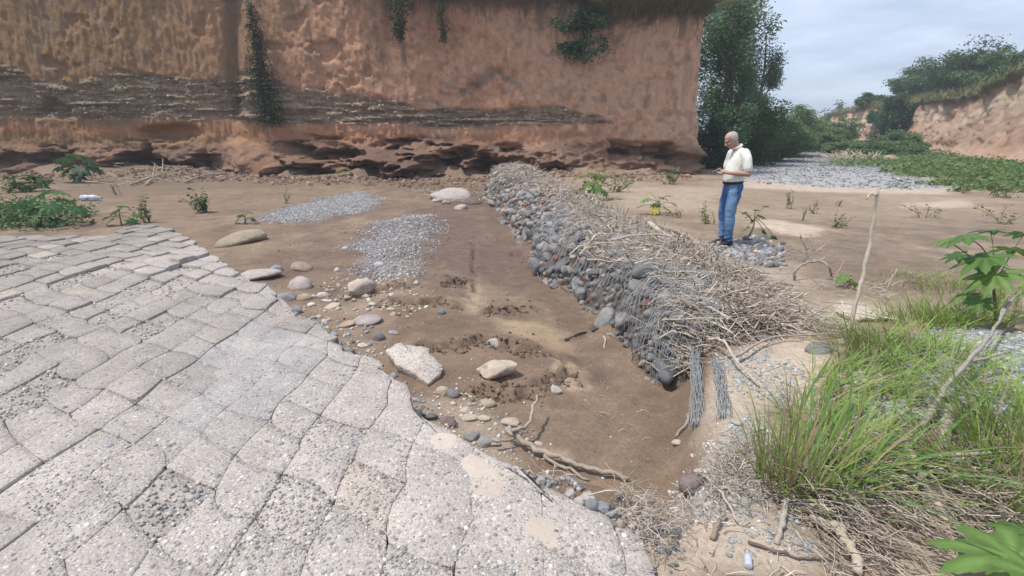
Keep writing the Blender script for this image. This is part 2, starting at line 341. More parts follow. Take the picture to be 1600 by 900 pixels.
def hit(px, py):
    d = ray(px, py); p = np.array([0, 0, CAMH]) + TT[:, None] * d
    below = np.nonzero(p[:, 2] < h(p[:, 0], p[:, 1]))[0]
    if not len(below): return P(px, py, -0.1) if d[2] < 0 else at(px, py, 60)
    i = max(below[0], 1); a, b = TT[i - 1], TT[i]
    t = np.linspace(a, b, 24); p = np.array([0, 0, CAMH]) + t[:, None] * d
    j = np.nonzero(p[:, 2] < h(p[:, 0], p[:, 1]))[0]
    return p[j[0]] if len(j) else p[-1]
def mpp(p): return (p[1] * cP - (p[2] - CAMH) * sP) / F      # metres per photo pixel at a point

def axis(lo, hi, step, far, g):
    a = list(np.arange(lo, hi, step)); s = step
    while a[-1] < far[1]: s *= g; a.append(a[-1] + s)
    s = step; b = []
    c = lo
    while c > far[0]: s *= g; c -= s; b.append(c)
    return np.array(b[::-1] + a)
gx = axis(-7.0, 6.0, 0.026, (-900, 900), 1.05); gy = axis(1.2, 9.0, 0.024, (-30, 1500), 1.037)
X, Y = np.meshgrid(gx, gy, indexing='ij'); Xr, Yr = X.ravel(), Y.ravel()
Z = h(Xr, Yr)
# ground colours: wet brown silt, dry pale sand, grey gravel, and painted cliff shade
def lerp(c, col, k): return c + (np.array(col)[None] - c) * np.clip(k, 0, 1)[:, None]
n1 = fbm(Xr * 0.6, Yr * 0.6, 4, 71); n2 = fbm(Xr * 2.5, Yr * 2.5, 4, 81); n3 = fbm(Xr * 9, Yr * 9, 3, 91)
C = np.tile(np.array([0.205, 0.143, 0.100]), (len(Xr), 1))
C = lerp(C, (0.25, 0.182, 0.128), 0.5 + n1 * 2.2)
C = lerp(C, (0.145, 0.10, 0.075), (n2 + 0.04) * 2.3)
xb = np.interp(Yr, BY[::-1], BX[::-1]); right = sst(-0.1, 0.4, Xr - xb + n2 * .4)
C = lerp(C, (0.335, 0.258, 0.19), right * (0.55 + n1))
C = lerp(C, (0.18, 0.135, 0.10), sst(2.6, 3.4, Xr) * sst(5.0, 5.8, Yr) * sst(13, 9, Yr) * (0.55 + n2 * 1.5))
def paint(pts, col, z=-0.1, edge=0.12, amt=1.0, nf=0.5, far=1e9):
    poly = zone(pts, z); lo = poly.min(0) - 2.5; hi = poly.max(0) + 2.5
    m = (Xr > lo[0]) & (Xr < hi[0]) & (Yr > lo[1]) & (Yr < hi[1])
    d = sdist(poly, Xr[m], Yr[m]) + (n2[m] * 0.8 + n3[m] * 0.5) * nf
    C[m] = lerp(C[m], col, sst(edge, -edge, d) * amt)
PALE = (0.47, 0.38, 0.30); PALE2 = (0.38, 0.30, 0.23); WET = (0.165, 0.115, 0.075); GRAV = (0.30, 0.30, 0.315)
paint([(1000, 850), (1080, 775), (1105, 690), (1085, 610), (1150, 540), (1235, 520), (1310, 560), (1290, 605), (1210, 640), (1190, 800), (1360, 905), (1000, 940)], PALE, -0.03, .12, .95, .3)
paint([(1380, 860), (1500, 800), (1620, 790), (1620, 920), (1380, 920)], PALE2, 0.0, .1, .9, .3)
paint([(1300, 478), (1330, 470), (1395, 484), (1390, 496), (1320, 498)], PALE, -0.03, .1, 1, .3)
paint([(1255, 500), (1310, 495), (1330, 512), (1260, 515)], PALE, -0.03, .1, .8, .3)
paint([(1165, 345), (1190, 340), (1250, 350), (1300, 364), (1255, 372), (1210, 366)], PALE, -0.05, .15, .9, .4)
paint([(1165, 420), (1230, 410), (1275, 440), (1260, 470), (1190, 455)], PALE2, -0.05, .2, .8, .5)
paint([(940, 290), (1120, 292), (1110, 325), (980, 318)], PALE2, -0.1, .5, .7, .8)
paint([(1165, 282), (1420, 290), (1520, 298), (1480, 306), (1300, 302), (1160, 294)], PALE, -0.15, .5, .9, 1.0)
paint([(1420, 318), (1500, 312), (1530, 324), (1420, 326)], PALE, -0.15, .3, .9, 1.0)
paint([(1150, 245), (1240, 236), (1330, 248), (1440, 285), (1480, 296), (1300, 294), (1160, 282)], GRAV, -0.15, 1.0, .95, 1.5)
paint([(1175, 264), (1440, 278), (1460, 294), (1300, 292), (1165, 281)], (0.36, 0.355, 0.35), -0.15, 1.0, .8, 1.5)
paint([(770, 498), (840, 500), (890, 530), (905, 556), (850, 545), (790, 522)], (0.335, 0.245, 0.16), -0.35, .1, .9, .25)
paint([(725, 440), (750, 445), (758, 490), (725, 492)], (0.36, 0.27, 0.19), -0.33, .1, .9, .3)
paint([(860, 548), (900, 575), (925, 600), (890, 605), (860, 570)], (0.36, 0.27, 0.19), -0.33, .05, .8, .3)
paint([(830, 690), (890, 700), (915, 722), (870, 720), (840, 708)], (0.42, 0.32, 0.23), -0.33, .05, .7, .2)
paint([(320, 395), (440, 375), (560, 345), (680, 322), (620, 350), (500, 372), (400, 400)], (0.31, 0.235, 0.155), -0.25, .5, .9, .7)
paint([(630, 610), (700, 600), (790, 650), (830, 690), (800, 720), (720, 690), (650, 650)], (0.36, 0.285, 0.22), -0.2, .15, .75, .4)
paint([(560, 440), (660, 440), (640, 470), (570, 490), (480, 480)], (0.29, 0.22, 0.165), -0.3, .2, .7, .5)
paint([(410, 345), (470, 325), (560, 305), (585, 315), (560, 335), (470, 350)], GRAV, -0.25, .25, .95, .6)
paint([(560, 385), (600, 358), (660, 345), (675, 370), (630, 400), (640, 420), (590, 430)], GRAV, -0.28, .2, .9, .5)
paint([(1330, 640), (1400, 560), (1520, 520), (1640, 540), (1640, 660), (1450, 640)], (0.33, 0.345, 0.34), 0.05, .15, .9, .3)
paint([(1090, 700), (1190, 650), (1210, 720), (1150, 800), (1080, 790)], (0.33, 0.33, 0.32), 0.0, .12, .7, .4)
paint([(930, 470), (1000, 540), (1060, 590), (1075, 690), (1000, 740), (960, 640), (1010, 600)], WET, -0.36, .2, .6, .5)
paint([(640, 330), (740, 345), (790, 430), (720, 420), (660, 400)], (0.15, 0.102, 0.08), -0.3, .4, .95, .6)
paint([(760, 330), (800, 380), (860, 450), (930, 500), (900, 520), (820, 450), (770, 400)], (0.15, 0.105, 0.075), -0.36, .15, .8, .5)
paint([(620, 490), (740, 490), (760, 525), (700, 540), (620, 530)], (0.165, 0.112, 0.08), -0.34, .15, .7, .5)
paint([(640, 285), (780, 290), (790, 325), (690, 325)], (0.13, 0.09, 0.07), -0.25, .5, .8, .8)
paint([(100, 262), (700, 285), (700, 300), (560, 292), (300, 300), (100, 310)], (0.17, 0.125, 0.09), -0.25, 1.2, .7, 1.5)  # shade of the cliff on the ground at its foot, put into the colour
green = sst(24, 30, Xr + 0.1 * Yr) * sst(14, 22, Yr) * (Yr < 70)
C = lerp(C, (0.16, 0.17, 0.08), green * .7); C = lerp(C, (0.13, 0.16, 0.07), sst(48, 60, Yr) * .9)
C = lerp(C, (0.145, 0.10, 0.08), sst(2.6, 1.6, np.abs(Yr - 10.5) / 2) * (1 - right) * sst(-5.5, -4, Xr) * (.55 + 1.2 * n2))
C = C * (1 + n3[:, None] * 0.30)
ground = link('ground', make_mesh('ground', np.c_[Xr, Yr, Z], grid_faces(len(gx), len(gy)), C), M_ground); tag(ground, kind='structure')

# ------------------------------------------------------------------ the broken concrete apron: a mat of cushion-shaped cells
def near_edge(poly, p):
    best = None; bd = 1e9; n = len(poly)
    for i in range(n):
        a = poly[i]; e = poly[(i + 1) % n] - a; t = np.clip(np.dot(p - a, e) / (e @ e), 0, 1); q = a + t * e; d = np.hypot(*(p - q))
        if d < bd: bd = d; best = q
    return best
def fine_edge(poly):
    out = []
    for a, b in zip(poly, np.roll(poly, -1, 0)):
        for t in np.arange(0, 1, .07 / max(np.hypot(*(b - a)), .07)): out.append(a + (b - a) * t)
    q = np.array(out); k = (q[:, 1] > 1.3) & (q[:, 0] > -8.5)
    q[k] += np.c_[fbm(q[k, 0] * 3.5, q[k, 1] * 3.5, 4, 401, .7), fbm(q[k, 0] * 3.5, q[k, 1] * 3.5, 4, 409, .7)] * (.22 + .10 * sst(4, 7, q[k, 1:2])); return q
EDGE = fine_edge(SLAB)
apron = empty('concrete_apron', (-3.0, 4.0, 0.0)); AP = Vector((-3.0, 4.0, 0.0))
tag(apron, 'broken grey concrete apron of rounded pebbly cells with a ragged edge', 'concrete apron')
CW, CH, SH = 0.322, 0.310, -0.19
SMOOTH = zone([(300, 540), (420, 500), (520, 560), (470, 620), (400, 640), (330, 690), (260, 690), (310, 600)], 0)
def node(i, j):
    x = -2.12 + CW * i; y = 2.17 + CH * j + SH * i
    rs = np.random.RandomState((i * 7919 + j * 104729 + 50021) % 2 ** 31)
    return np.array([x, y]) + rs.normal(0, 0.018, 2) + 0.05 * np.array([fbm(x, y, 2, 201), fbm(x, y, 2, 203)])
def edge(a, b, bow, k=5):
    d = b - a; nrm = np.array([-d[1], d[0]]); t = np.arange(k) / k
    return a + t[:, None] * d + (4 * t * (1 - t))[:, None] * nrm * bow
cells = []; used = set()
for i in range(-24, 10):
    for j in range(-22, 60):
        if (i, j) in used: continue
        q = [node(i, j), node(i + 1, j), node(i + 1, j + 1), node(i, j + 1)]; cc = sum(q) / 4
        mg = np.random.RandomState((i * 313 + j * 7907 + 9999) % 2 ** 31).rand() < (.55 if cc[0] > -1.0 and cc[1] < 3.2 else .10)      # two cells grown together
        if cc[0] < -11.5 or cc[1] < 0.9 or abs(cc[0]) > 1.16 * cc[1] + 0.7 or cc[1] > 10.6: continue
        rs = lambda a, b, s: np.random.RandomState((a * 7919 + b * 104729 + s * 31 + 977) % 2 ** 31).normal(0, 1)
        br = lambda a, b: -0.02 + 0.07 * rs(a, b, 1)           # rows bow, each joint shared by its two cells
        bc = lambda a, b: 0.0 + 0.05 * rs(a, b, 2)
        e1 = edge(node(i, j), node(i + 1, j), br(i, j)); e2 = edge(node(i + 1, j), node(i + 1, j + 1), bc(i + 1, j))
        e3 = edge(node(i, j + 1), node(i + 1, j + 1), br(i, j + 1)); e4 = edge(node(i, j), node(i, j + 1), bc(i, j))
        e3 = np.r_[e3[1:], [node(i + 1, j + 1)]][::-1]; e4 = np.r_[e4[1:], [node(i, j + 1)]][::-1]
        if mg:
            used.add((i, j + 1)); e2 = np.r_[e2, edge(node(i + 1, j + 1), node(i + 1, j + 2), bc(i + 1, j + 1))]
            e3 = edge(node(i, j + 2), node(i + 1, j + 2), br(i, j + 2)); e3 = np.r_[e3[1:], [node(i + 1, j + 2)]][::-1]
            e4 = np.r_[e4[:0], np.r_[edge(node(i, j + 1), node(i, j + 2), bc(i, j + 1))[1:], [node(i, j + 2)]][::-1], e4]
        poly = np.r_[e1, e2, e3, e4]
        sd = sdist(EDGE, poly[:, 0], poly[:, 1])
        if (sd < 0).mean() < 0.35: continue
        for k in np.nonzero(sd > 0)[0]: poly[k] = near_edge(EDGE, poly[k]) + np.random.normal(0, 0.006, 2)
        cut = (sd > -0.02).any()
        x, y = poly[:, 0], poly[:, 1]
        area = 0.5 * abs(np.dot(x, np.roll(y, -1)) - np.dot(y, np.roll(x, -1)))
        if area < 0.018: continue
        cells.append((poly.mean(0)[1], poly, (cut, i), area))
cells.sort(key=lambda c: c[0])
def cell_mesh(mb, poly, cut):
    cut, col_i = cut
    c = poly.mean(0); y = c[1]
    sm = sst(0.15, -0.10, sdist(SMOOTH, c[:1], c[1:])[0])
    right = sst(-1.3, -0.6, c[0])
    gap = (0.0021 + 0.0030 * sst(3, 7, y)) * (1 - 0.85 * sm) * (1 - 0.5 * right) * random.choice((.15, .4, .8, 1.1, 1.7))
    up = (random.gauss(0, 0.005) + random.gauss(0, 0.010) * sst(3, 6, y)) * (1 - 0.9 * sm) * (1 - 0.7 * right)
    far = sst(5.6, 6.4, y) * sst(-6.6, -4.6, c[0])
    up += abs(random.gauss(0, 0.02)) * far
    up += np.random.RandomState(col_i + 500).normal(0, .006) * (1 - .9 * sm) * (1 - .75 * right)
    tilt = np.random.normal(0, 0.010, 2) * (1 - sm) * (1 - .6 * right) + np.array([0, -0.03]) * far
    n = len(poly)
    # round the corners a little, then inset by half the joint
    P1 = poly * 0.86 + 0.07 * (np.roll(poly, 1, 0) + np.roll(poly, -1, 0))
    def ins(p, d):
        v = c - p; l = np.linalg.norm(v, axis=1)[:, None]; return p + v / l * np.minimum(d, l * .9) * np.array([1.25, .6])
    o = ins(P1, gap)
    def zt(p): return slabz(p[:, 0], p[:, 1]) + up + (p - c) @ tilt
    rough = 0.006 * np.random.normal(0, 1, n)
    bev = 0.003 * (1 - .8 * sm) * random.uniform(.3, 1.8) + 0.0015
    r1 = np.c_[o, zt(o) - 0.13 - 0.02 * cut]
    if cut: r1[:, :2] += (c - o) * 0.07 + np.random.normal(0, 0.012, (n, 2))
    r2 = np.c_[o, zt(o) - bev]; i1 = ins(o, bev * 1.1); r3 = np.c_[i1, zt(i1) - 0.001]
    i2 = o * 0.55 + c * 0.45; r4 = np.c_[i2, zt(i2) + 0.001 * (1 - sm)]
    cen = np.r_[c, float(slabz(c[0], c[1]) + up + 0.001 * (1 - sm))]
    V = np.r_[r1, r2, r3, r4, [cen]]
    i = np.arange(n); j = np.roll(i, -1); q = []
    for k in range(3): q.append(np.stack([i + k * n, j + k * n, j + k * n + n, i + k * n + n], -1))
    t = np.stack([i + 3 * n, j + 3 * n, np.full(n, 4 * n)], -1)
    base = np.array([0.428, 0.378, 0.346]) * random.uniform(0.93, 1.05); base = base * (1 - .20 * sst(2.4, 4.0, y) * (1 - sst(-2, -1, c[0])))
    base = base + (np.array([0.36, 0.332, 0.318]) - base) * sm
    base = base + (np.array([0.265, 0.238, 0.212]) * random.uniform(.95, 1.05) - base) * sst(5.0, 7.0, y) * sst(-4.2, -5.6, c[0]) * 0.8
    base = base + (np.array([0.43, 0.378, 0.342]) * random.uniform(.96, 1.04) - base) * max(right * 0.8, far * 0.8)
    if random.random() < 0.05: base = base + (np.array([0.44, 0.375, 0.315]) - base) * 0.7
    cc = np.tile(base, (len(V), 1)); cc[:n] *= 0.75
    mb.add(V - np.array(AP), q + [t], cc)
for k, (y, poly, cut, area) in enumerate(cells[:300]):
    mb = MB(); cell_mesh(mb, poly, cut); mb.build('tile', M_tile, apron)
if len(cells) > 300:
    mb = MB()
    for y, poly, cut, area in cells[300:]: cell_mesh(mb, poly, cut)
    o = mb.build('distant_tiles', M_tile, apron); tag(o, kind='stuff')
print('cells', len(cells))
# pebbles cast into the concrete, standing proud of it
n = 30000
py_ = 1.15 * np.exp(np.random.uniform(0, 1, n) * math.log(6.3)); px_ = np.random.uniform(-1.13, 0.36, n) * py_
sd = sdist(SLAB, px_, py_); ok = (sd < -0.03) & (sdist(SMOOTH, px_, py_) + fbm(px_ * 2, py_ * 2, 2, 5) * .5 > 0.05) & (np.random.rand(n) < .75)
px_, py_ = px_[ok], py_[ok]; n = len(px_)
size = np.minimum(0.0036 * np.exp(np.random.normal(0, 0.5, n)) * (1 + 0.30 * py_ ** 0.8) * np.where(np.random.rand(n) < .03, 1.6, 1), .02)
V0, F0 = ICO[1]
Ms = rotmats(n, 0.5) * (size[:, None] * np.random.uniform(0.6, 1.25, (n, 3)))[:, None, :]
pal = np.array([[.40, .37, .35], [.30, .28, .27], [.52, .49, .46], [.20, .195, .20], [.25, .26, .28], [.36, .30, .27], [.62, .60, .57], [.44, .39, .35]])
pc = pal[np.random.choice(8, n, p=[.26, .18, .15, .10, .08, .09, .05, .09])] * np.random.uniform(.85, 1.15, (n, 1))
V, Fc, c = scatter(V0, F0, np.c_[px_, py_, slabz(px_, py_) - size * 0.35] - np.array(AP), Ms, pc)
o = link('aggregate_pebbles', make_mesh('aggregate_pebbles', V, Fc, c), M_pebble, apron); tag(o, kind='stuff')
# films of dry silt lying over the joints
def film(pts, col, up, name, step=0.02, nf=0.35, m_=M_sand):
    poly = zone(pts, 0.0); lo = poly.min(0) - .15; hi = poly.max(0) + .15
    ax = np.arange(lo[0], hi[0], step); ay = np.arange(lo[1], hi[1], step); xx, yy = np.meshgrid(ax, ay, indexing='ij'); xr, yr = xx.ravel(), yy.ravel()
    d = sdist(poly, xr, yr) + fbm(xr * 3, yr * 3, 4, 7) * nf
    z = slabz(xr, yr) + np.clip(up * sst(0.14, -0.30, d), 0, 1) - 0.012 + 0.006 * fbm(xr * 5, yr * 5, 3, 8)
    fc = grid_faces(len(ax), len(ay)); keep = (d[fc] < 0.15).all(1) & (sdist(SLAB, xr, yr)[fc] < 0.01).all(1)
    cc = np.tile(np.array(col), (len(xr), 1)) * (1 + 0.25 * fbm(xr * 2, yr * 2, 3, 9))[:, None]
    fc = fc[keep]; used, inv = np.unique(fc, return_inverse=True)
    o = link(name, make_mesh(name, np.c_[xr, yr, z][used], inv.reshape(fc.shape), cc[used]), m_); tag(o, kind='stuff'); return o
film([(690, 720), (735, 700), (790, 728), (860, 785), (935, 820), (1000, 850), (1030, 930), (880, 930), (820, 860), (745, 800)], (0.455, 0.385, 0.32), 0.024, 'silt', nf=.8)
film([(612, 668), (650, 655), (700, 685), (740, 705), (700, 722), (620, 705)], (0.455, 0.39, 0.325), 0.023, 'silt', nf=.8)
film([(448, 552), (480, 548), (492, 562), (470, 574), (447, 566)], (0.44, 0.38, 0.33), 0.022, 'silt', nf=.08)
film([(310, 560), (390, 500), (440, 530), (420, 580), (360, 620), (330, 660), (270, 680), (290, 620)], (0.395, 0.358, 0.336), 0.018, 'silt', nf=.5, m_=M_tile)
# ------------------------------------------------------------------ the tall earth cliff behind the stream, turning away at its right-hand corner
CY = 26.0
def cliff_mesh():
    s = np.arange(-44, 8.0, 0.055)
    a = np.linspace(0, math.pi / 2 + .10, 22)
    path = [np.c_[s, np.full(len(s), CY), np.zeros(len(s)), -np.ones(len(s))]]
    cx, cy, r = 8.0, CY + 0.8, 0.8
    path.append(np.c_[cx + r * np.sin(a), cy - r * np.cos(a), np.sin(a), -np.cos(a)])
    t = np.arange(0.1, 32, 0.16); d = np.array([-math.sin(.10), math.cos(.10)]); e = path[-1][-1]
    path.append(np.c_[e[0] + d[0] * t, e[1] + d[1] * t, np.full(len(t), e[2]), np.full(len(t), e[3])])
    path = np.concatenate(path); ns = len(path)
    arc = np.r_[0, np.cumsum(np.hypot(np.diff(path[:, 0]), np.diff(path[:, 1])))] - 44
    zv = np.r_[np.arange(-0.7, 2.4, 0.04), np.arange(2.4, 7.7, 0.055)]; nz = len(zv)
    S, T = np.meshgrid(arc, zv, indexing='ij'); xs = S.ravel(); z = T.ravel()
    top = 7.35 + .6 * sst(4.5, 2.5, xs) + 1.3 * sst(0, -14, xs) + 0.5 * fbm(xs * .4, xs * 0, 3, 5)
    z = np.where(z > 2.4, 2.4 + (z - 2.4) * (top - 2.4) / 5.3, z)
    # relief: how far the face stands out towards the stream
    lf = 1 - .6 * sst(-5, -13, xs)
    d = 0.9 * fbm(xs * 0.16, z * 0.05, 3, 301) + 0.45 * lf * fbm(xs * 0.8, z * 0.15, 4, 311) + 0.26 * lf * fbm(xs * 1.3, z * 1.1, 4, 321)
    d += 0.09 * lf * np.abs(fbm(xs * 1.7, z * 0.22, 4, 326, .65)) * 2 - .12 * np.abs(fbm(xs * 4.5, z * 0.5, 3, 336))
    d += 0.16 * (lf + .15) * fbm(xs * 2.2, z * 2.0, 5, 327, .65) + 0.09 * fbm(xs * 6, z * 3, 3, 328) - 0.05 * sst(.12, .22, fbm(xs * 3.0, z * 1.0, 4, 329)) + 0.04 * (7 - z) + 0.12 * np.abs(fbm(xs * 3.5, z * 0.8, 3, 331))
    wav = z + 0.9 * fbm(xs * 0.22, xs * 0, 2, 341) + 0.25 * fbm(xs * 0.9, z * 0.6, 2, 345)
    left = sst(-10.5, -13.5, xs)
    gl = 2.15 + 0.3 * fbm(xs * .3, xs * 0, 2, 351) + 0.35 * left         # gravel seam, its lower and upper limit
    gu = gl + (0.85 + 1.15 * sst(-3, -13, xs + 6 * fbm(xs * .5, z * .6, 3, 355))) * sst(5.5, 1.5, xs) * (1 + .5 * fbm(xs * .5, xs * 0, 2, 361))
    seam = sst(-0.1, 0.12, z - gl + 0.25 * fbm(xs * 2, z * 2, 3, 7)) * sst(0.12, -0.12, z - gu + 0.3 * fbm(xs * 2, z * 2, 3, 8)) * sst(6.3, 4.5, xs)
    st = fbm(xs * 0.55, z * 5.5, 4, 371)
    d += seam * (0.6 * np.abs(st) * 2 - 0.22 + 0.16 * fbm(xs * 5, z * 6, 3, 381))
    # the eroded foot: ledges with hollows under them
    up_ = .45 * sst(-13, -10, xs) * sst(0, -3, xs); foot = sst(1.45, 0.95, z - up_ + 0.75 * fbm(xs * 0.3, z * 0.2, 3, 391))
    l2 = fbm(xs * 0.5, z * 1.35, 5, 401, .6)
    reach = np.interp(xs, [-48, -26, -20, -13.5, -12, -8, -4, -1, 3, 5.5, 9, 12], [1.0, 1.2, 0.7, 0.9, 1.5, 2.8, 3.4, 2.6, 1.0, 0.5, 0.75, 0.5])
    d += foot * (reach * (0.42 + 2.3 * l2) * sst(1.6, 0.2, z) * 1.25 + 0.55 * fbm(xs * 1.6, z * 2.3, 5, 411, .62))
    d -= 1.0 * foot * sst(0.02, 0.14, fbm(xs * 0.55, z * 1.7, 4, 421))
    # slumped apron below the vine, and the cleft it hangs in
    cone = np.clip(1 - np.abs(xs + 13.2 + 0.5 * (z - 2)) / (2.3 - 0.55 * z + .9), 0, 1) * sst(2.6, 0, z)
    d -= 0.40 * np.exp(-((xs + 12.9 + 0.10 * (7 - z)) / 0.38) ** 2) * sst(1.8, 3.2, z)
    d -= 0.35 * np.exp(-((xs + 5.7) / .3) ** 2) * sst(4.5, 6.5, z)
    for hx, hz, hw, hh, dp in [(-10.2, 1.05, .75, .26, 1.1), (-22.0, 2.9, .9, .35, .8), (-17.7, 0.25, 1.6, .3, 1.3), (-15.2, 0.2, 1.1, .35, 1.2), (-16.6, 1.75, 1.3, .35, .7), (-2.2, .55, 2.6, .5, 1.1), (5.2, .75, .7, .25, .7), (7.6, .55, 1.1, .3, .7),
                           (-8.2, .8, 1.1, .2, .9), (-24.5, .5, 1.5, .35, 1.0), (-12, 0.2, .5, .25, .6)]:
        q = ((xs - hx + .5 * fbm(xs * 1.1, z * 3, 3, 15)) / hw) ** 2 + ((z - hz + .5 * fbm(xs * 1.5, z * 1.5, 3, 5)) / hh) ** 2; d -= dp * np.exp(-q ** 2)
    d = np.where(cone > 0, np.maximum(d, 2.3 * cone - .5 + .8 * fbm(xs * .9, z * 1.2, 5, 433, .6)), d)
    # scars in the upper face and the crumbling turf lip
    d -= 0.14 * sst(0.17, 0.26, fbm(xs * 0.7, z * 0.9, 4, 431)) * sst(2.5, 4, z)
    lip = sst(top - 0.75, top - 0.1, z); d += lip * (0.25 + 0.7 * fbm(xs * 1.2, z * .5, 3, 441))
    px, py, nx, ny = [np.repeat(path[:, k], nz) for k in range(4)]
    V = np.c_[px + nx * d, py + ny * d, z]
    # ------- the earth's colours, shade at left and brightness at right painted in
    c = np.tile(np.array([0.52, 0.300, 0.200]), (len(xs), 1))
    a1 = fbm(xs * .3, z * .3, 4, 501); a2 = fbm(xs * 1.6, z * 0.35, 4, 511); a3 = fbm(xs * 3, z * 3, 4, 521)
    c = lerp(c, (0.275, 0.175, 0.092), sst(-6, -18, xs + 9 * a1) * (0.9 + a1))  # left end turns dark ochre: shade there put into the colour
    c = lerp(c, (0.215, 0.15, 0.085), sst(-19, -24, xs + 5 * a1) * (0.7 + a1) * .8)  # far left darkened further, more painted shade
    c = lerp(c, (0.585, 0.36, 0.25), (a1 + .1) * 2 * sst(-9, -5, xs))
    c = lerp(c, (0.63, 0.415, 0.305), sst(-3, 3, xs + 4 * a1) * .75)  # right end lightened in colour to stand for stronger light
    c = lerp(c, (0.31, 0.21, 0.145), sst(0.08, 0.24, a2) * .42 * sst(2.5, 3.5, z))
    c = lerp(c, (0.26, 0.19, 0.15), sst(0.03, 0.2, a3) * .5)
    c = lerp(c, (0.44, 0.225, 0.135), sst(0.35, .0, np.abs(z - gl + 0.55)) * sst(7, 3, xs) * .75)
    c = lerp(c, (0.34, 0.262, 0.195), seam * (0.85 + a3))
    c = lerp(c, (0.28, 0.225, 0.145), seam * sst(-14, -19, xs) * (0.6 + st * 2))
    
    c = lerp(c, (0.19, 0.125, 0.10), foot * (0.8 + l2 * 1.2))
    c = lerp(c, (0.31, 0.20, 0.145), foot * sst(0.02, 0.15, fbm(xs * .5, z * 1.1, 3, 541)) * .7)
    c = lerp(c, (0.36, 0.225, 0.16), cone * .7)
    tri = np.exp(-((np.abs(xs + 0.8) * 0.62 + (z - 4.55) + 0.25 * a3) / 0.22) ** 2) * sst(1.9, .8, np.abs(xs + .8)); c = lerp(c, (0.22, 0.18, 0.15), tri * .8)
    c = lerp(c, (0.17, 0.14, 0.115), sst(.35, .1, np.hypot((xs + 2.6) / 1.1, (z - 3.3) / .35)) * .0 + 0)
    c = lerp(c, (0.125, 0.10, 0.08), sst(top - 1.0, top - .45, z + .5 * a3) * .9)
    c = lerp(c, (0.16, 0.13, 0.10), sst(top - 2.2, top - .5, z) * sst(0.02, .2, fbm(xs * 2.2, z * .12, 3, 551)) * .8)
    c = lerp(c, (0.17, 0.13, 0.085), np.exp(-((xs + 12.9 + 0.10 * (7 - z)) / 0.45) ** 2) * sst(1.8, 3.0, z) * .8)  # darker band along the cleft
    # stones that stick out of the gravel seam
    k = np.random.RandomState(3).choice(len(xs), 5200, p=seam * (px > -24) * (px < 5) * (nx < .3) / (seam * (px > -24) * (px < 5) * (nx < .3)).sum()); EMB.append(V[k])
    c = c * np.array([1.03, .985, .93])
    F = grid_faces(ns, nz)[:, ::-1]
    # the land on top, running back from the lip
    m = 10; lipv = V.reshape(ns, nz, 3)[::4, -1]; k = len(lipv)
    off = np.array([0, .5, 1.2, 2.2, 3.5, 5, 7.5, 11, 16, 22.])
    nn = path[::4, 2:4]; TP = np.zeros((k, m, 3))
    for q in range(m):
        TP[:, q, 0] = lipv[:, 0] - nn[:, 0] * off[q] * np.where(nn[:, 0] > .5, .3, 1); TP[:, q, 1] = lipv[:, 1] - nn[:, 1] * off[q]; TP[:, q, 2] = lipv[:, 2] + 0.2 * min(off[q], 4) / 4 - 0.02
    FT = grid_faces(k, m) + len(V)
    V = np.r_[V, TP.reshape(-1, 3)]; c = np.r_[c, np.tile(np.array([[.13, .13, .06]]), (k * m, 1))]
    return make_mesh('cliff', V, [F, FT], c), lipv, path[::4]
EMB = []
me, LIP, LIPN = cliff_mesh()
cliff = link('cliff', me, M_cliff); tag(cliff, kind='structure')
n = len(EMB[0]); s_ = np.minimum(.035 * np.exp(np.random.normal(0, .5, n)), .11); e_ = np.array([[.29, .235, .185], [.23, .18, .145], [.36, .30, .245], [.26, .225, .20], [.50, .46, .41]])[np.random.choice(5, n, p=[.34, .3, .2, .12, .04])]
V, Fc, c = scatter(*ICO[1], EMB[0], rotmats(n, .5) * (s_[:, None] * np.random.uniform(.6, 1.3, (n, 3)) * np.array([1.2, 1, .7]))[:, None, :], e_)
o = link('embedded_stones', make_mesh('embedded_stones', V, Fc, c), M_rock, cliff); tag(o, kind='stuff')

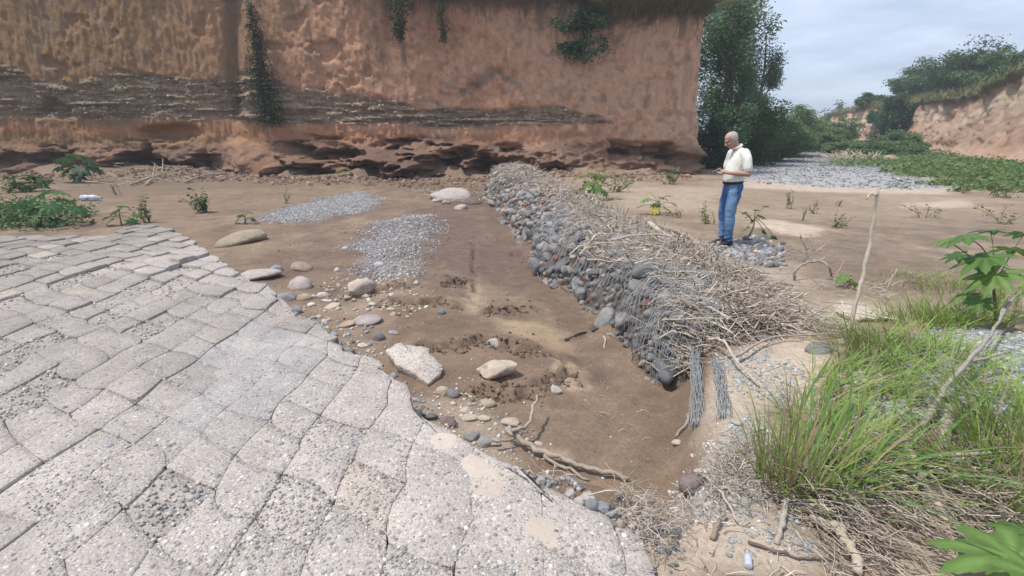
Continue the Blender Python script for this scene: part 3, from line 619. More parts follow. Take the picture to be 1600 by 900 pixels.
# ------------------------------------------------------------------ the lower, sunlit bank on the far side
RB = np.array([[36, 14], [33, 24], [31.5, 32], [35, 42], [38, 50], [41, 57], [45, 64], [46.5, 72], [47.5, 80], [52, 92], [70, 110]], float)
def bank_mesh():
    L = smooth_line(np.c_[RB, np.zeros(len(RB))], 40)[:, :2]
    t = np.gradient(L, axis=0); t /= np.linalg.norm(t, axis=1)[:, None]; nrm = np.c_[-t[:, 1], t[:, 0]]
    arc = np.r_[0, np.cumsum(np.hypot(*np.diff(L, axis=0).T))]; u = np.linspace(0, 1, 60); 
    S, U = np.meshgrid(arc, u, indexing='ij'); s = S.ravel(); uu = U.ravel()
    by = np.repeat(L[:, 1], 60)
    zb = np.interp(by, [14, 30, 45, 60, 80, 110], [-.1, -.1, 0.1, 0.6, 0.8, .8]); zt = np.interp(by, [14, 32, 37, 41, 44, 50, 57, 64, 72, 80, 110], [6.2, 6.0, 6.1, 5.5, 4.9, 4.7, 5.0, 5.4, 5.4, 4.8, 4]) + .6 * fbm(s * .3, s * 0, 3, 1)
    z = zb - .6 + (zt - zb + .6) * uu
    d = -1.9 * uu ** 0.8 + 1.3 * fbm(s * .25, uu * .8, 3, 601) + 1.0 * np.abs(fbm(s * .55 + uu * 1.3, uu * .7, 4, 611)) + 0.9 * fbm(s * 1.1, uu * 5, 4, 621) + .5 * np.abs(fbm(s * 2.2 - uu * 3, uu * 9, 3, 623)) + 1.1 * sst(.25, 0, uu)
    d += .5 * sst(.85, 1, uu) * (1 + 2 * fbm(s * .8, s * 0, 2, 3))
    V = np.c_[np.repeat(L[:, 0], 60) + np.repeat(nrm[:, 0], 60) * d, by + np.repeat(nrm[:, 1], 60) * d, z]
    a = fbm(s * .5, uu * 4, 4, 631)
    c = np.tile(np.array([0.47, 0.32, 0.24]), (len(s), 1)); c = lerp(c, (0.56, 0.42, 0.31), sst(.5, .62, uu + a * .4) * sst(.86, .74, uu + a * .3)); c = lerp(c, (0.36, 0.21, 0.14), (a + .02) * 2.4)
    c = lerp(c, (0.15, 0.12, 0.07), sst(.88, .95, uu + a * .12))
    F = grid_faces(len(L), 60)
    lip = V.reshape(len(L), 60, 3)[:, -1]; off = np.array([0, .8, 2, 4, 8, 16, 30, 60.]); m = len(off)
    TP = np.zeros((len(L), m, 3)); TP[..., :2] = lip[:, None, :2] - nrm[:, None] * off[None, :, None]; TP[..., 2] = lip[:, None, 2] - .02 + .35 * np.minimum(off, 6) / 6 * 2
    F2 = grid_faces(len(L), m) + len(V); V = np.r_[V, TP.reshape(-1, 3)]; c = np.r_[c, np.tile([[.15, .16, .07]], (len(L) * m, 1))]
    return make_mesh('river_bank', V, [F, F2], c), lip, nrm
me, RLIP, RNRM = bank_mesh()
bank = link('river_bank', me, M_cliff); tag(bank, kind='structure')

# ------------------------------------------------------------------ leaf clouds, grass blades
QUAD = np.array([[0, 0, 0], [.5, .28, .06], [1, 0, -.05], [.5, -.28, .06]]); QF = np.array([[0, 1, 2, 3]])
def leaf_cloud(pos, size, col, up=0.4):
    n = len(pos); Rm = rotmats(n, 0.9 if up else math.pi)
    M = Rm * size[:, None, None]
    return scatter(QUAD, QF, pos, M, col)
def crown(center, rad, clumps, per, leaf, c1, c2, seed, hollow=.35):
    rs = np.random.RandomState(seed); np.random.seed(seed)
    v = rs.normal(0, 1, (clumps, 3)); v /= np.linalg.norm(v, axis=1)[:, None]
    r = rs.uniform(hollow, 1, clumps) ** .5
    cp = v * r[:, None] * (1 + .22 * rs.normal(0, 1, clumps))[:, None]
    cs = rs.uniform(.10, .22, clumps)
    k = np.repeat(np.arange(clumps), per)
    p = cp[k] + np.clip(rs.normal(0, 1, (len(k), 3)), -1.7, 1.7) * cs[k][:, None] * np.array([1, 1, .8])
    p = p[p[:, 2] > -1.0]; k = k[:len(p)]
    pos = np.array(center) + p * np.array(rad)
    t = np.clip(rs.uniform(0, 1, clumps)[k] * .75 + rs.uniform(0, .35, len(k)), 0, 1)
    col = np.array(c1) + (np.array(c2) - np.array(c1)) * t[:, None]; col *= rs.uniform(.75, 1.25, (len(k), 1))
    V, Fc, c = leaf_cloud(pos, leaf * rs.uniform(.6, 1.4, len(pos)), col)
    return V, Fc, c, np.array(center) + cp * np.array(rad)
def shrub(name, base, w, ht, label, cat, clumps=26, per=60, leaf=.16, c1=(.030, .062, .020), c2=(.085, .145, .045), seed=1, group=None, dep=None, lift=.5, stems=True):
    base = np.array(base); o = empty(name, base); tag(o, label, cat, group)
    V, Fc, c, cp = crown((0, 0, ht * lift), (w / 2, (dep or w) / 2, ht * .5), clumps, per, leaf, c1, c2, seed)
    link('foliage', make_mesh('foliage', V, Fc, c, False), M_leaf, o)
    if stems:
        mb = MB()
        for q in cp[::3]:
            mid = q * np.array([.45, .45, .55]) + np.random.normal(0, .04 * w, 3)
            v, f = tube(smooth_line([(q[0] * .08, q[1] * .08, -.1), mid, q * .95], 3), [ .02 + .012 * w] * 4 + [.008 + .004 * w] * 3, 4); mb.add(v, f, (.12, .095, .07))
        mb.build('stem', M_bark, o)
    return o
def tree(name, base, ht, rad, label, seed, clumps=60, per=110, leaf=.2, c1=(.028, .058, .020), c2=(.085, .14, .05), trunk_r=.22, group=None, cz=.62, squash=.42):
    base = np.array(base); o = empty(name, base); tag(o, label, 'tree', group)
    V, Fc, c, cp = crown((0, 0, ht * cz), (rad, rad, ht * squash), clumps, per, leaf, c1, c2, seed, .2)
    link('crown', make_mesh('crown', V, Fc, c, False), M_leaf, o)
    mb = MB(); rs = np.random.RandomState(seed)
    main = smooth_line([(0, 0, -.3), (.15 * rs.normal(), .15 * rs.normal(), ht * .3), (.3 * rs.normal(), .3 * rs.normal(), ht * .6), (.3 * rs.normal(), .2, ht * .88)], 4)
    v, f = tube(main, np.linspace(trunk_r, .03, len(main)), 8); mb.add(v, f, (.13, .105, .08))
    tk = mb.build('trunk', M_bark, o); mb = MB()
    for q in cp[::2]:
        s0 = main[min(len(main) - 1, int(np.clip(q[2] / ht, .15, .85) * .8 * len(main)))]
        v, f = tube(smooth_line([s0, (s0 + q) / 2 + rs.normal(0, .12 * rad, 3) * .6, q], 3), np.linspace(trunk_r * .35, .015, 7), 5); mb.add(v, f, (.13, .105, .08))
    b = mb.build('branches', M_bark, o); tag(b, kind='stuff')
    return o
def blades(base, ht, width, lean, az, col, curl=.5):
    "grass blades: four-level tapering strips that bend over"
    n = len(base); t = np.array([0, .3, .6, .85, 1.])
    d = np.c_[np.cos(az), np.sin(az), np.zeros(n)]; s = np.c_[-np.sin(az + .5), np.cos(az + .5), np.zeros(n)]
    hor = (lean[:, None] * t[None] + curl * lean[:, None] * t[None] ** 2.5) * ht[:, None]
    ver = ht[:, None] * (t[None] - 0.35 * np.minimum(lean, 1.3)[:, None] * t[None] ** 2.2)
    cen = base[:, None] + hor[..., None] * d[:, None] + np.array([0, 0, 1.]) * ver[..., None]
    wd = width[:, None] * np.array([.6, 1, .85, .45, .04])[None]
    V = np.stack([cen - s[:, None] * wd[..., None] / 2, cen + s[:, None] * wd[..., None] / 2], 2).reshape(n, 10, 3)
    q = np.array([[0, 1, 3, 2], [2, 3, 5, 4], [4, 5, 7, 6], [6, 7, 9, 8]])
    Fc = (q[None] + (np.arange(n) * 10)[:, None, None]).reshape(-1, 4)
    g = np.array([.75, .9, 1, 1.05, 1.1])
    c = (col[:, None] * np.repeat(g, 2)[None, :, None]).reshape(-1, 3)
    return V.reshape(-1, 3), Fc, c
def grass_cols(n, dry=.2, g1=(.075, .13, .03), g2=(.17, .25, .065)):
    t = np.random.rand(n, 1); c = np.array(g1) + (np.array(g2) - np.array(g1)) * t
    d = np.random.rand(n) < dry; c[d] = np.array([.36, .29, .17]) * np.random.uniform(.7, 1.25, (d.sum(), 1)); return c
def tuft(name, base, r, ht, n, label, cat='grass tuft', dry=.2, lean=.5, width=.008, group=None, seed=1, wind=None, g1=(.075, .13, .03), g2=(.17, .25, .065), ell=(1, 1)):
    np.random.seed(seed); base = np.array(base); o = empty(name, base); tag(o, label, cat, group)
    a = np.random.uniform(0, 2 * math.pi, n); rr = r * np.sqrt(np.random.rand(n))
    b = np.c_[np.cos(a) * rr * ell[0], np.sin(a) * rr * ell[1], np.zeros(n)]
    b[:, 2] = h(base[0] + b[:, 0], base[1] + b[:, 1]) - base[2] - .01 if ht < 3 else 0
    az = a + np.random.normal(0, .7, n)
    if wind is not None: az = np.where(np.random.rand(n) < .5, wind + np.random.normal(0, .5, n), az)
    V, Fc, c = blades(b, ht * np.random.uniform(.35, 1.1, n), width * np.random.uniform(.6, 1.4, n), np.abs(np.random.normal(lean, .3, n)), az, grass_cols(n, dry, g1, g2))
    link('blades', make_mesh('blades', V, Fc, c), M_grass, o)
    return o
# ------------------------------------------------------------------ trees and shrubs beyond
def on(px, y, z=None):
    p = at(px, 400, y); return np.array([p[0], y, h1(p[0], y) if z is None else z])
DG1, DG2 = (.048, .095, .048), (.125, .21, .092); MG1, MG2 = (.075, .135, .055), (.16, .25, .10); LG1, LG2 = (.11, .175, .075), (.22, .30, .125)  # greens lightened and blued: distance haze mixed into the leaf colours
tree('tree', on(1106, 31), 9.8, 1.55, 'tall dark green tree rising just behind the right-hand corner of the tall cliff', 11, 62, 300, .16, (.07, .13, .065), (.17, .265, .125), .2, cz=.54, squash=.47)
tree('tree', on(1150, 37), 9.4, 1.7, 'loose grey-green tree whose feathery branches reach into the sky beside the cliff corner', 12, 26, 280, .16, (.085, .14, .085), (.18, .255, .14), .16, cz=.58, squash=.24)
tree('tree', on(1108, 36), 14.0, 2.2, 'tree behind the cliff corner whose top leaves the picture above the grassy lip', 13, 55, 240, .19, (.065, .12, .06), (.16, .25, .12), .24, cz=.70, squash=.28)
sh = [ # px, y, width, height, colours, clumps, label
 (1095, 30, 3.0, 3.6, (DG1, DG2), 'dark bush filling the foot of the cliff corner, under the tall tree'),
 (1150, 33, 3.4, 4.6, ((.04, .085, .03), (.10, .175, .06)), 'broad leafy bush directly behind the head of the standing man'),
 (1185, 38, 4.0, 3.2, (MG1, MG2), 'rounded mid-green bush just right of the standing man, behind the grey gravel'),
 (1212, 50, 4.6, 3.9, (LG1, LG2), 'pale feathery willow-like bush, tallest of those in the gap of the valley'),
 (1195, 44, 4.5, 2.8, (MG1, MG2), 'low bush at the left end of the far gravel bed'),
 (1250, 58, 6.0, 2.3, (MG1, MG2), 'light green bush in the middle of the valley gap, right of the feathery willow'),
 (1245, 52, 4.0, 1.5, (LG1, LG2), 'low pale bush at the far end of the grey gravel bed'),
 (1272, 64, 4.5, 1.4, (MG1, MG2), 'low spreading bush left of the distant pale earth bluff'),
 (1310, 50, 4.4, .8, ((.05, .10, .03), (.13, .21, .06)), 'leafy bush standing in front of the distant pale earth bluff'),
 (1348, 43, 4.2, 1.3, (MG1, MG2), 'dense green bush at the right end of the far gravel, below the bluff'),
 (1288, 47, 3.4, .9, (LG1, LG2), 'small pale bush among dry stalks at the back of the gravel bed'),
 (1375, 46, 3.6, 1.9, (MG1, MG2), 'small bush at the foot of the overgrown gully in the far bank'),
]
for k, (px, y, w, ht, cc, lb) in enumerate(sh):
    shrub('bush', on(px, y), w, ht, lb, 'bush', 50, 240, .10 + .0021 * y, cc[0], cc[1], 40 + k, group='bushes along the far end of the river bed', lift=.45)
tree('tree', on(1273, 85), 6.4, 1.9, 'small distant tree sticking up alone in the valley gap', 31, 22, 70, .3, (.05, .085, .06), (.10, .15, .095), .14)
tree('tree', on(1300, 110), 5.0, 4, 'far-off rounded grove tree on the skyline left of the distant bluff', 32, 40, 70, .55, (.05, .085, .05), (.10, .15, .085), .2)
def bank_top(px, off=2.0):
    d = RLIP[:, 0] / RLIP[:, 1]; want = (px - 800) / F / (cP)     # nearest lip vertex in that direction
    i = np.argmin(np.abs(np.array([((p[0]) / (p[1] * cP - (p[2] - CAMH) * sP)) for p in RLIP]) - (px - 800) / F) + 1e-3 * RLIP[:, 1])
    p = RLIP[i]; q = p.copy(); q[:2] -= RNRM[i] * off; return q
for k, (px, off, w, ht, cc, lb) in enumerate([
    (1372, 4, 5.0, 3.0, (DG1, DG2), 'dark rounded thorn bush at the left end of the far bank top'),
    (1402, 3, 7.0, 4.4, (DG1, DG2), 'largest dark domed bush on top of the far bank'),
    (1440, 4, 8.0, 4.4, ((.035, .07, .03), (.09, .15, .06)), 'dark bush right of the domed one on the far bank top'),
    (1480, 4, 7.0, 3.2, (MG1, MG2), 'mid-green bush on the far bank above the sunlit earth'),
    (1525, 5, 6.0, 2.2, (DG1, DG2), 'low bush on the far bank behind the dry grass'),
    (1565, 6, 5.0, 1.7, (MG1, MG2), 'bush behind the grassy brow at the right end of the far bank'),
    (1405, -0.8, 2.3, 3.8, (DG1, DG2), 'dark creeper-covered bush spilling down the gully in the far bank'),
    (1425, -1.0, 4.2, 5.2, ((.03, .068, .03), (.08, .14, .055)), 'long drape of green bushes hanging down the far bank to its foot'),
    (1340, 1.5, 3.0, 1.4, (MG1, MG2), 'low scrub on the edge of the distant pale bluff'),
    (1374, -.5, 1.3, 1.3, (DG1, DG2), 'small round bush clinging to the face of the distant pale bluff')]):
    p = bank_top(px, off)
    if off < 0 and ht > 3: p[2] -= ht * .85
    elif off < 0: p[2] -= 2.0
    else: p[2] += .5
    shrub('bush', p, w, ht, lb, 'bush', 50, 260, .23, cc[0], cc[1], 70 + k, group='bushes on the far bank', lift=.45, dep=w * .8)
# dry grass along the brow of the far bank and along the lip of the cliff
i = np.random.randint(0, len(RLIP), 9000); b = RLIP[i].copy(); o_ = np.random.uniform(-.3, 5, 9000); b[:, :2] -= RNRM[i] * o_[:, None]; b[:, :2] += np.random.normal(0, .25, (9000, 2)); b[:, 2] += .1 * np.clip(o_, 0, 5) - .1
V, Fc, c = blades(b, np.random.uniform(.4, 1.3, 9000), np.full(9000, .06), np.random.uniform(.2, .9, 9000), np.random.uniform(0, 6.28, 9000), grass_cols(9000, .45, (.10, .15, .05), (.20, .25, .10)))
o = link('brow_grass', make_mesh('brow_grass', V, Fc, c), M_grass); tag(o, 'dry green grass fringing the top of the far sunlit bank', kind='stuff')
m = (LIP[:, 0] > -8) & (LIPN[:, 2] < .95); lp = LIP[m]; ln = LIPN[m]; n = 9000
w = np.where(lp[:, 0] > 4.2, 6, np.where(lp[:, 0] > 1.5, 1.5, .8)); i = np.random.choice(len(lp), n, p=w / w.sum())
b = lp[i].copy(); b[:, :2] += ln[i][:, 2:4] * np.random.uniform(-.9, .15, (n, 1)); b[:, 0] += np.random.normal(0, .1, n); b[:, 2] += np.random.uniform(-.5, .06, n)
az = np.arctan2(ln[i][:, 3], ln[i][:, 2]) + np.random.normal(0, .7, n)
V, Fc, c = blades(b, np.random.uniform(.3, .95, n), np.full(n, .028), np.random.uniform(.3, 1.6, n), az, grass_cols(n, .45, (.09, .12, .05), (.19, .22, .10)), 1.1)
V[:, 2] -= 0.0
o = link('lip_grass', make_mesh('lip_grass', V, Fc, c), M_grass); tag(o, 'dry grass hanging over the lip of the tall cliff', kind='stuff')
# roots hanging from the turf
mb = MB()
for k in range(150):
    x = np.random.uniform(-9, 9.2); j = np.argmin(np.abs(LIP[:, 0] - x) + 100 * (LIPN[:, 2] > .9)); p = LIP[j] + np.array([x - LIP[j, 0], -.08, -np.random.uniform(0, .6)]); L = np.random.uniform(.3, 1.3)
    v, f = tube(smooth_line([p, p + [np.random.normal(0, .08), -.05, -L * .5], p + [np.random.normal(0, .16), .02, -L]], 3), np.linspace(.016, .006, 7), 3); mb.add(v, f, (.14, .11, .085))
o = mb.build('hanging_roots', M_twig); tag(o, kind='stuff')
# plants on the cliff face
p = at(915, 62, 25.3); shrub('hanging_bush', p + [0, 0, -.9], 2.4, 2.0, 'green bush growing out of the upper cliff face', 'bush', 34, 70, .17, (.045, .10, .055), (.11, .19, .10), 91, lift=.5, dep=1.3)
def vine(px0, py0, px1, py1, y, w0, w1, n, label, seed, c1=(.022, .042, .018), c2=(.055, .085, .035)):
    rs = np.random.RandomState(seed); np.random.seed(seed); a, b = at(px0, py0, y), at(px1, py1, y); o = empty('vine', a); tag(o, label, 'vine')
    t = rs.uniform(0, 1, n) ** .75; w = w0 + (w1 - w0) * t ** 1.5
    pos = a + t[:, None] * (b - a) + np.c_[rs.normal(0, 1, n) * w * .45, rs.normal(-.1, .14, n), rs.normal(0, .12, n)]
    V, Fc, c = leaf_cloud(pos - a, rs.uniform(.07, .17, n), (np.array(c1) + (np.array(c2) - np.array(c1)) * rs.rand(n, 1)))
    link('foliage', make_mesh('foliage', V, Fc, c, False), M_leaf, o)
    mb = MB()
    for k in range(9):
        q = np.linspace(0, 1, 8); pts = (b - a) * q[:, None] + rs.normal(0, .16, (8, 3)) * np.array([1, .6, .3]); v, f = tube(pts, .018, 4); mb.add(v, f, (.12, .095, .07))
    mb.build('stem', M_bark, o)
vine(388, 0, 424, 196, 25.6, .25, 1.0, 2600, 'dark vine trailing down the cleft in the cliff to a bushy tip', 5)
vine(626, -20, 624, 62, 25.4, .8, .18, 900, 'short green creeper hanging over the cliff top above the stream', 6, (.02, .055, .02), (.05, .10, .035))
vine(690, -10, 694, 66, 25.5, .3, .08, 220, 'thin dark strand of creeper hanging right of the green creeper', 7)
# green cover at the foot of the far bank
gp = zone([(1325, 258), (1400, 246), (1480, 236), (1640, 238), (1700, 300), (1600, 302), (1500, 296), (1440, 282)], -.1)
n = 60000; yy = np.random.uniform(11, 60, n); xx = np.random.uniform(.4, 1.3, n) * yy
gz = np.where(sdist(gp, xx, yy) + fbm(xx * .5, yy * .5, 3, 3) * 5 < 0, True, False) & (fbm(xx * .8, yy * .8, 3, 4) > -.2); xx, yy = xx[gz], yy[gz]; n = len(xx)
hh = .16 + .45 * np.clip(fbm(xx * .35, yy * .35, 3, 6) + .3, 0, 1)
pos = np.c_[xx, yy, h(xx, yy) + hh * np.random.rand(n)]
V, Fc, c = leaf_cloud(pos, np.random.uniform(.10, .3, n), np.array([.085, .15, .045]) + np.array([.10, .13, .05]) * np.random.rand(n, 1))
o = link('ground_cover', make_mesh('ground_cover', V, Fc, c, False), M_leaf); tag(o, 'low green plants carpeting the river bed below the far bank', kind='stuff')
# dry cane stalks at the back of the gravel
mb = MB()
for k in range(90):
    p = on(np.random.uniform(1270, 1340), np.random.uniform(36, 42)); q = p + [np.random.normal(0, .5), np.random.normal(0, .3), np.random.uniform(.2, .7)]; v, f = tube([p, (p + q) / 2 + np.random.normal(0, .04, 3), q], .025, 3); mb.add(v, f, (.48, .41, .30))
o = mb.build('dry_stalks', M_twig); tag(o, 'pale dry stalks at the back of the gravel bed', kind='stuff')

# ------------------------------------------------------------------ stones
def rock_mesh(seed, angular=.5, sub=3, flat=1.0, col=(.35, .33, .31), col2=None, lump=.18):
    rs = np.random.RandomState(seed); V, Fc = ICO[sub]; V = V.copy()
    if angular > 0:
        k = rs.randint(9, 16); nn = rs.normal(0, 1, (k, 3)); nn /= np.linalg.norm(nn, axis=1)[:, None]; dd = rs.uniform(.58, .92, k)
        dt = V @ nn.T; r = np.min(np.where(dt > .05, dd / np.maximum(dt, .05), 9), 1); r = np.minimum(r, 1.12); V = V * (1 + (r - 1) * angular)[:, None]
    V = V * (1 + lump * 1.5 * fbm3(V * 1.3 + seed * 3.1, 3, seed) + .11 * fbm3(V * 4 + seed, 3, seed))[:, None]
    V[:, 2] *= flat
    c = np.tile(np.array(col), (len(V), 1)) * (1 + .35 * fbm3(V * 2.2 + seed, 3, seed + 5))[:, None]
    if col2 is not None:
        k = sst(-.05, .05, V @ np.array([.5, .3, .6]) + fbm3(V * 2, 2, seed) * .5 - .15); c = c + (np.array(col2) - c) * k[:, None]
    return make_mesh('stone', V, Fc, c)
SEED = [100]
def rock(px, py, w, ht, label, col=(.35, .33, .31), angular=.4, name='stone', cat='stone', group=None, rz=None, bury=.36, deep=.8, col2=None, sub=3, tilt=.12, z=None):
    angular = .25 + .75 * angular; SEED[0] += 1; s = SEED[0]; rs = np.random.RandomState(s)
    p = hit(px, py + ht * .40) if z is None else P(px, py + ht * .4, z)
    m = mpp(p); wm = w * m; dep = math.atan2(CAMH - p[2], p[1]); hm = np.clip((ht * m - wm * deep * math.sin(dep) * .8) / math.cos(dep), .28 * wm, 1.3 * wm)
    me = rock_mesh(s, angular, sub, 1, np.array(col) * .82 + np.array([.30, .225, .165]) * .18, col2)
    o = link(name, me, M_rock, None, (p[0], p[1] + wm * deep * .35, p[2] + hm * (.5 - bury)), (rs.normal(0, tilt), rs.normal(0, tilt), rs.uniform(-.5, .5) if rz is None else rz), (wm / 2 * 1.08, wm * deep / 2 * 1.08, hm / 2 * 1.15))
    tag(o, label, cat, group); return o
PK, TN, GY_, BL, DK, WH, CN = (.42, .36, .34), (.40, .31, .24), (.30, .30, .30), (.22, .24, .27), (.13, .13, .145), (.58, .54, .49), (.44, .40, .37)
G1 = 'stones lying between the apron and the gabion'
for a in [
 (465, 440, 40, 28, 'large smooth round pinkish boulder by the far part of the broken edge', PK, 0, ), (464, 416, 36, 19, 'flat-topped brown boulder just behind the large round pinkish one', (.30, .235, .18), .7),
 (430, 418, 20, 15, 'small rounded blue-grey stone left of the brown boulder', (.27, .285, .31), .1), (394, 427, 64, 27, 'broad flat grey chunk of concrete lying off the far edge of the apron', CN, .7),
 (441, 462, 34, 22, 'broken blue-grey concrete lump wedged along the apron edge', (.27, .275, .29), .8), (459, 482, 24, 18, 'dark grey block under the apron edge below the round boulder', BL, .8),
 (475, 462, 24, 17, 'tan stone touching the foot of the large round boulder', TN, .3), (503, 460, 18, 13, 'pale rounded stone, upper one of the cluster below the round boulder', WH, .1),
 (489, 462, 10, 10, 'tiny upright pale stone squeezed between two larger ones below the round boulder', WH, .2), (484, 475, 14, 10, 'small pale stone close against the apron edge', WH, .2),
 (509, 469, 16, 7, 'thin flat cream stone below the pale rounded one', WH, .3), (518, 478, 24, 9, 'flat cream stone lowest in the cluster below the round boulder', (.52, .45, .37), .4),
 (541, 463, 14, 9, 'small tan stone left of the tilted angular slab', (.48, .42, .36), .3), (581, 474, 14, 10, 'small cream stone below the tilted angular slab', WH, .3),
 (569, 499, 46, 20, 'long smooth mauve-grey boulder half sunk in the mud', (.37, .325, .325), .05), (540, 507, 30, 9, 'flat tan flake beside the mauve-grey boulder', TN, .4),
 (591, 524, 20, 20, 'egg-shaped stone, pale on top and dark below', (.16, .17, .19), .15), (613, 519, 17, 7, 'small half-buried bluish pebble right of the egg-shaped stone', (.30, .31, .33), .1),
 (566, 539, 16, 10, 'small whitish stone near the notch in the apron edge', WH, .5), (776, 532, 34, 28, 'upright grey stone with white bands in the middle of the mud', (.42, .41, .40), .6),
 (706, 612, 24, 21, 'dark bluish stone on the pale silt below the large slab fragment', (.17, .175, .19), .3), (690, 609, 22, 22, 'tan rounded stone leaning on the dark bluish one', (.46, .39, .31), .3),
 (762, 628, 26, 21, 'two-toned stone, tan with a dark blue corner', (.42, .35, .28), .5), (727, 640, 20, 14, 'cream stone highest in the row of three by the apron edge', (.52, .45, .37), .4),
 (733, 652, 28, 15, 'longest of the three cream stones by the apron edge', (.50, .43, .36), .3), (755, 652, 22, 15, 'right-hand one of the three cream stones by the apron edge', (.50, .42, .34), .5),
 (797, 658, 30, 20, 'pale pinkish stone sunk flat in the brown mud', (.46, .39, .34), .3), (700, 657, 30, 20, 'purple-brown stone under the overhanging apron edge', (.20, .145, .15), .3),
 (672, 650, 22, 16, 'bluish black stone in the shade of the apron edge', DK, .6), (736, 681, 28, 20, 'dark grey stone with a white top at the broken apron edge', (.23, .24, .25), .6),
 (757, 689, 24, 24, 'greenish grey stone next to the dark one with the white top', (.33, .35, .32), .6), (774, 690, 24, 16, 'pinkish chunk of mortar next to the greenish stone', (.46, .41, .38), .7),
 (690, 486, 15, 12, 'small broken blue-green stone by the crack in the mud', (.13, .18, .20), .9), (539, 387, 9, 8, 'lone small white pebble on the pale sand bar', WH, .2), (526, 421, 10, 10, 'lone cream pebble right of the brown boulder', WH, .2),
 (610, 482, 14, 8, 'cream pebble left of the crack in the mud', (.5, .43, .36), .3), (609, 451, 10, 8, 'cream pebble right of the tilted angular slab', (.52, .46, .38), .2), (650, 441, 9, 8, 'pale pebble on the mud below the grey gravel', WH, .4),
 (592, 412, 18, 11, 'bluish white stone at the edge of the lower gravel patch', (.45, .47, .48), .4), (868, 608, 20, 18, 'whitish crumbly stone on the mud in the middle of the pool bed', (.52, .49, .44), .8),
 (926, 789, 26, 36, 'blue-grey oval stone standing at the tip of the apron edge', (.21, .235, .265), .2), (908, 783, 22, 20, 'pale mortar lump left of the blue-grey oval stone', (.5, .46, .42), .7), (961, 817, 26, 14, 'dark blue stone embedded at the lower tip of the apron edge', (.19, .21, .24), .4),
 (1038, 859, 30, 16, 'flat slate-coloured stone on the sand below the white scrap', (.17, .18, .20), .5), (1084, 755, 44, 44, 'big purple-brown stone below the loose mesh strips', (.20, .165, .17), .6), (1291, 543, 46, 22, 'dark grey stone at the foot of the upright dead stem', (.19, .19, .20), .4),
 (1318, 532, 14, 14, 'white angular stone beside the dark grey one at the foot of the upright stem', WH, .8), (1195, 527, 36, 16, 'bluish rounded stone half covered by straw at the near end of the gabion', (.28, .275, .30), .2), (1130, 455, 36, 14, 'pale rubble stone on top of the straw heap', (.52, .46, .42), .7), 
 (1060, 690, 20, 12, 'small pale stone at the foot of the loose mesh strips', (.48, .40, .33), .4), (842, 692, 14, 8, 'small pinkish pebble near the driftwood on the mud', (.45, .38, .32), .3), (8, 316, 44, 22, 'reddish earth boulder among the plants at the far side of the apron', (.36, .21, .14), .4),
 (365, 371, 84, 30, 'broad pale rock with a sloping top, half buried behind the apron', (.33, .275, .205), .5), (704, 303, 62, 26, 'pale jumbled concrete lump left of the far end of the gabion', (.45, .40, .37), .8), (683, 311, 18, 12, 'small pale stone left of the jumbled concrete lump', (.45, .39, .36), .5),
 (720, 322, 22, 13, 'pale stone below the jumbled concrete lump', (.42, .37, .34), .5), (738, 313, 26, 16, 'dark stone right of the jumbled concrete lump', (.15, .13, .12), .5), (697, 315, 16, 10, 'rounded brown stone under the jumbled concrete lump', (.33, .28, .25), .3),
 (1070, 566, 22, 14, 'pinkish stone hanging in the mesh at the near end of the gabion', (.47, .38, .34), .3), (1155, 660, 22, 14, 'grey-white stone right of the loose mesh strips', (.42, .43, .43), .5), (1250, 845, 24, 18, 'weathered grey stone on the sand among the straw', (.33, .32, .31), .5),
 (1290, 256, 16, 8, 'dark boulder at the back of the far gravel bed', (.15, .14, .14), .5), (1397, 246, 26, 14, 'brown earth boulder at the foot of the gully in the far bank', (.36, .25, .18), .5), (1412, 292, 14, 5, 'dark lump at the near edge of the far gravel', (.16, .15, .13), .4), (1203, 286, 10, 5, 'small dark clod right of the standing man, on pale sand', (.17, .15, .13), .4)]:
    rock(*a, group=G1)
rock(562, 446, 46, 30, 'tilted angular slab with a pale face and a dark undercut left side', (.50, .425, .38), 1.0, rz=.3, deep=.6, group=G1)
rock(772, 576, 64, 42, 'large pale angular chunk of rock in the middle of the mud', (.54, .45, .37), .95, rz=.1, deep=.7, bury=.15, sub=4, group=G1)
def chunk(px, py, pts, thick, tilt, label, col):
    "a broken plate of concrete: irregular outline, chipped rim"
    p = hit(px, py); base = np.array([P(a, b, p[2] + thick)[:2] for a, b in pts]) - p[:2]
    o = []
    for i in range(len(base)):
        a, b = base[i], base[(i + 1) % len(base)]
        for t in np.arange(0, 1, .125): o.append(a + (b - a) * t)
    o = np.array(o) + np.random.normal(0, .006, (len(o), 2)); c = o.mean(0); n = len(o)
    def ring(k, z): q = c + (o - c) * k; return np.c_[q, z + q @ np.array(tilt) + np.random.normal(0, .004, n)]
    V = np.r_[ring(.80, -.03), ring(.93, thick * .35), ring(1, thick - .012), ring(.975, thick), ring(.7, thick + .006), ring(.35, thick + .012), [[c[0], c[1], thick + .014 + c @ np.array(tilt)]]]
    i = np.arange(n); j = np.roll(i, -1); q = np.concatenate([np.stack([i + k * n, j + k * n, j + k * n + n, i + k * n + n], -1) for k in range(5)]); t = np.stack([i + 5 * n, j + 5 * n, np.full(n, 6 * n)], -1)
    cc = np.tile(np.array(col), (len(V), 1)); cc[:2 * n] *= .7
    s = link('slab_fragment', make_mesh('slab_fragment', V, [q, t], cc), M_tile, None, p); tag(s, label, 'concrete fragment', G1)
chunk(648, 575, [(603, 553), (620, 543), (668, 545), (676, 555), (692, 564), (688, 574), (668, 588), (640, 574), (618, 568)], .10, (-.10, .12), 'large pale slab fragment broken off and fallen below the apron edge', (.48, .425, .38))
